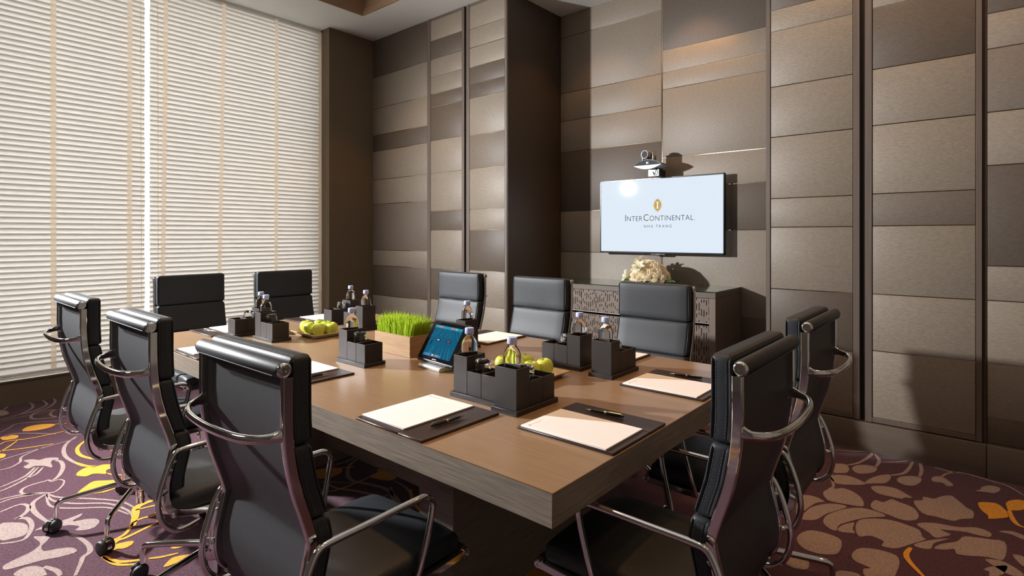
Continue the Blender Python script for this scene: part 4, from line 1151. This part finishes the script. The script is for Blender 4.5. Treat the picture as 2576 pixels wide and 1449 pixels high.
almond_plate(.0420, .0640, -.0004, ink, 'logo_outline'); almond_plate(.0405, .0620, -.0006, wht, 'logo_ring'); almond_plate(.0375, .0580, -.0008, goldp, 'logo_almond')
for (x0, x1, z0, z1) in ((-.0055, .0055, -.030, .030), (-.0135, .0135, .026, .031), (-.0135, .0135, -.031, -.026)):
    MB().box(x0, x1, -.0012, -.0010, z0 + .098, z1 + .098).build('logo_initial', wht, sc_, smooth=False)

# ================================================================== VIDEO CAMERA ON ITS BRACKET
vc = thing('video_camera', (-2.350, 4.72, 1.895), 0, 'silver conference camera on a lens-shaped base above the television', 'camera')
n = 16
def lens_body(z_lo, z_hi, sgn, mat, name, y0, y1):
    pts = [(-.137 + .274 * i / n, (z_hi if sgn > 0 else z_lo) * (1 - (2 * i / n - 1) ** 2)) for i in range(n + 1)]
    v = [(x, y0, .088 + z) for x, z in pts] + [(x, y1, .088 + z) for x, z in pts]
    m = n + 1
    f = [tuple(range(m)), tuple(range(2 * m - 1, m - 1, -1))] + [(i, m + i, m + i + 1, i + 1) for i in range(n)] + [(0, n, m + n, m)]
    MB().add(v, f).build(name, mat, vc, 30)
lens_body(0, .046, 1, plain('dark_navy_shell', (.008, .011, .016), .5, spec=.2), 'base_top', -.07, .075)
lens_body(-.036, 0, -1, plain('pale_silver_shell', (.36, .37, .39), .4, metal=.3), 'base_chin', -.072, .07)
arc = [(-.137 + .274 * i / n, -.071, .090 + .046 * (1 - (2 * i / n - 1) ** 2)) for i in range(n + 1)]
MB().tube(arc, .0028, 8, up=(0, 1, 0)).build('trim', M['silver'], vc)
MB().box(-.012, .012, -.0712, -.070, .100, .118).build('sensor_window', plain('smoky_grey', (.05, .055, .06), .3), vc, smooth=False)
head = MB()
Mh = T(-.008, -.020, .186, rz=R(-14), rx=R(90))
head.lathe([(0, .060), (.037, .060), (.042, .052), (.044, .0), (.042, -.045), (.031, -.066), (0, -.072)], 28, Mh)
head.build('camera_head', plain('satin_steel', (.50, .47, .43), .28, metal=.9), vc, 40)
MB().lathe([(0, .0602), (.032, .0602), (.032, .0612), (0, .0612)], 28, Mh).build('lens', plain('grey_lens', (.05, .06, .068), .15), vc)
MB().lathe([(.034, .058), (.041, .061), (.041, .054)], 28, Mh).build('lens_ring', M['silver'], vc)
for s_ in (-1, 1):
    MB().rbox(-.006, .006, -.030, .040, .125, .208, .005, 2, T(-.008 + s_ * .051, -.02, 0)).build('yoke_arm', bpy.data.materials['satin_steel'], vc)
MB().rbox(-.056, .036, -.045, .03, .124, .145, .008, 2).build('yoke_base', bpy.data.materials['satin_steel'], vc)
MB().rbox(-.020, .085, -.010, .002, -.010, .052, .001, 1).build('bracket_plate', bpy.data.materials['pale_silver_shell'], vc)
MB().rbox(-.010, .075, -.008, .090, .052, .064, .001, 1).box(.0, .070, .002, .160, -.008, .052).build('bracket_arm', M['black'], vc)
MB().tube(smooth_path([(.06, -.015, .050), (.062, -.03, .02), (.045, -.022, -.002), (.03, -.016, .03)], 6), .003, 6, up=(0, 1, 0)).build('cable', M['black'], vc)
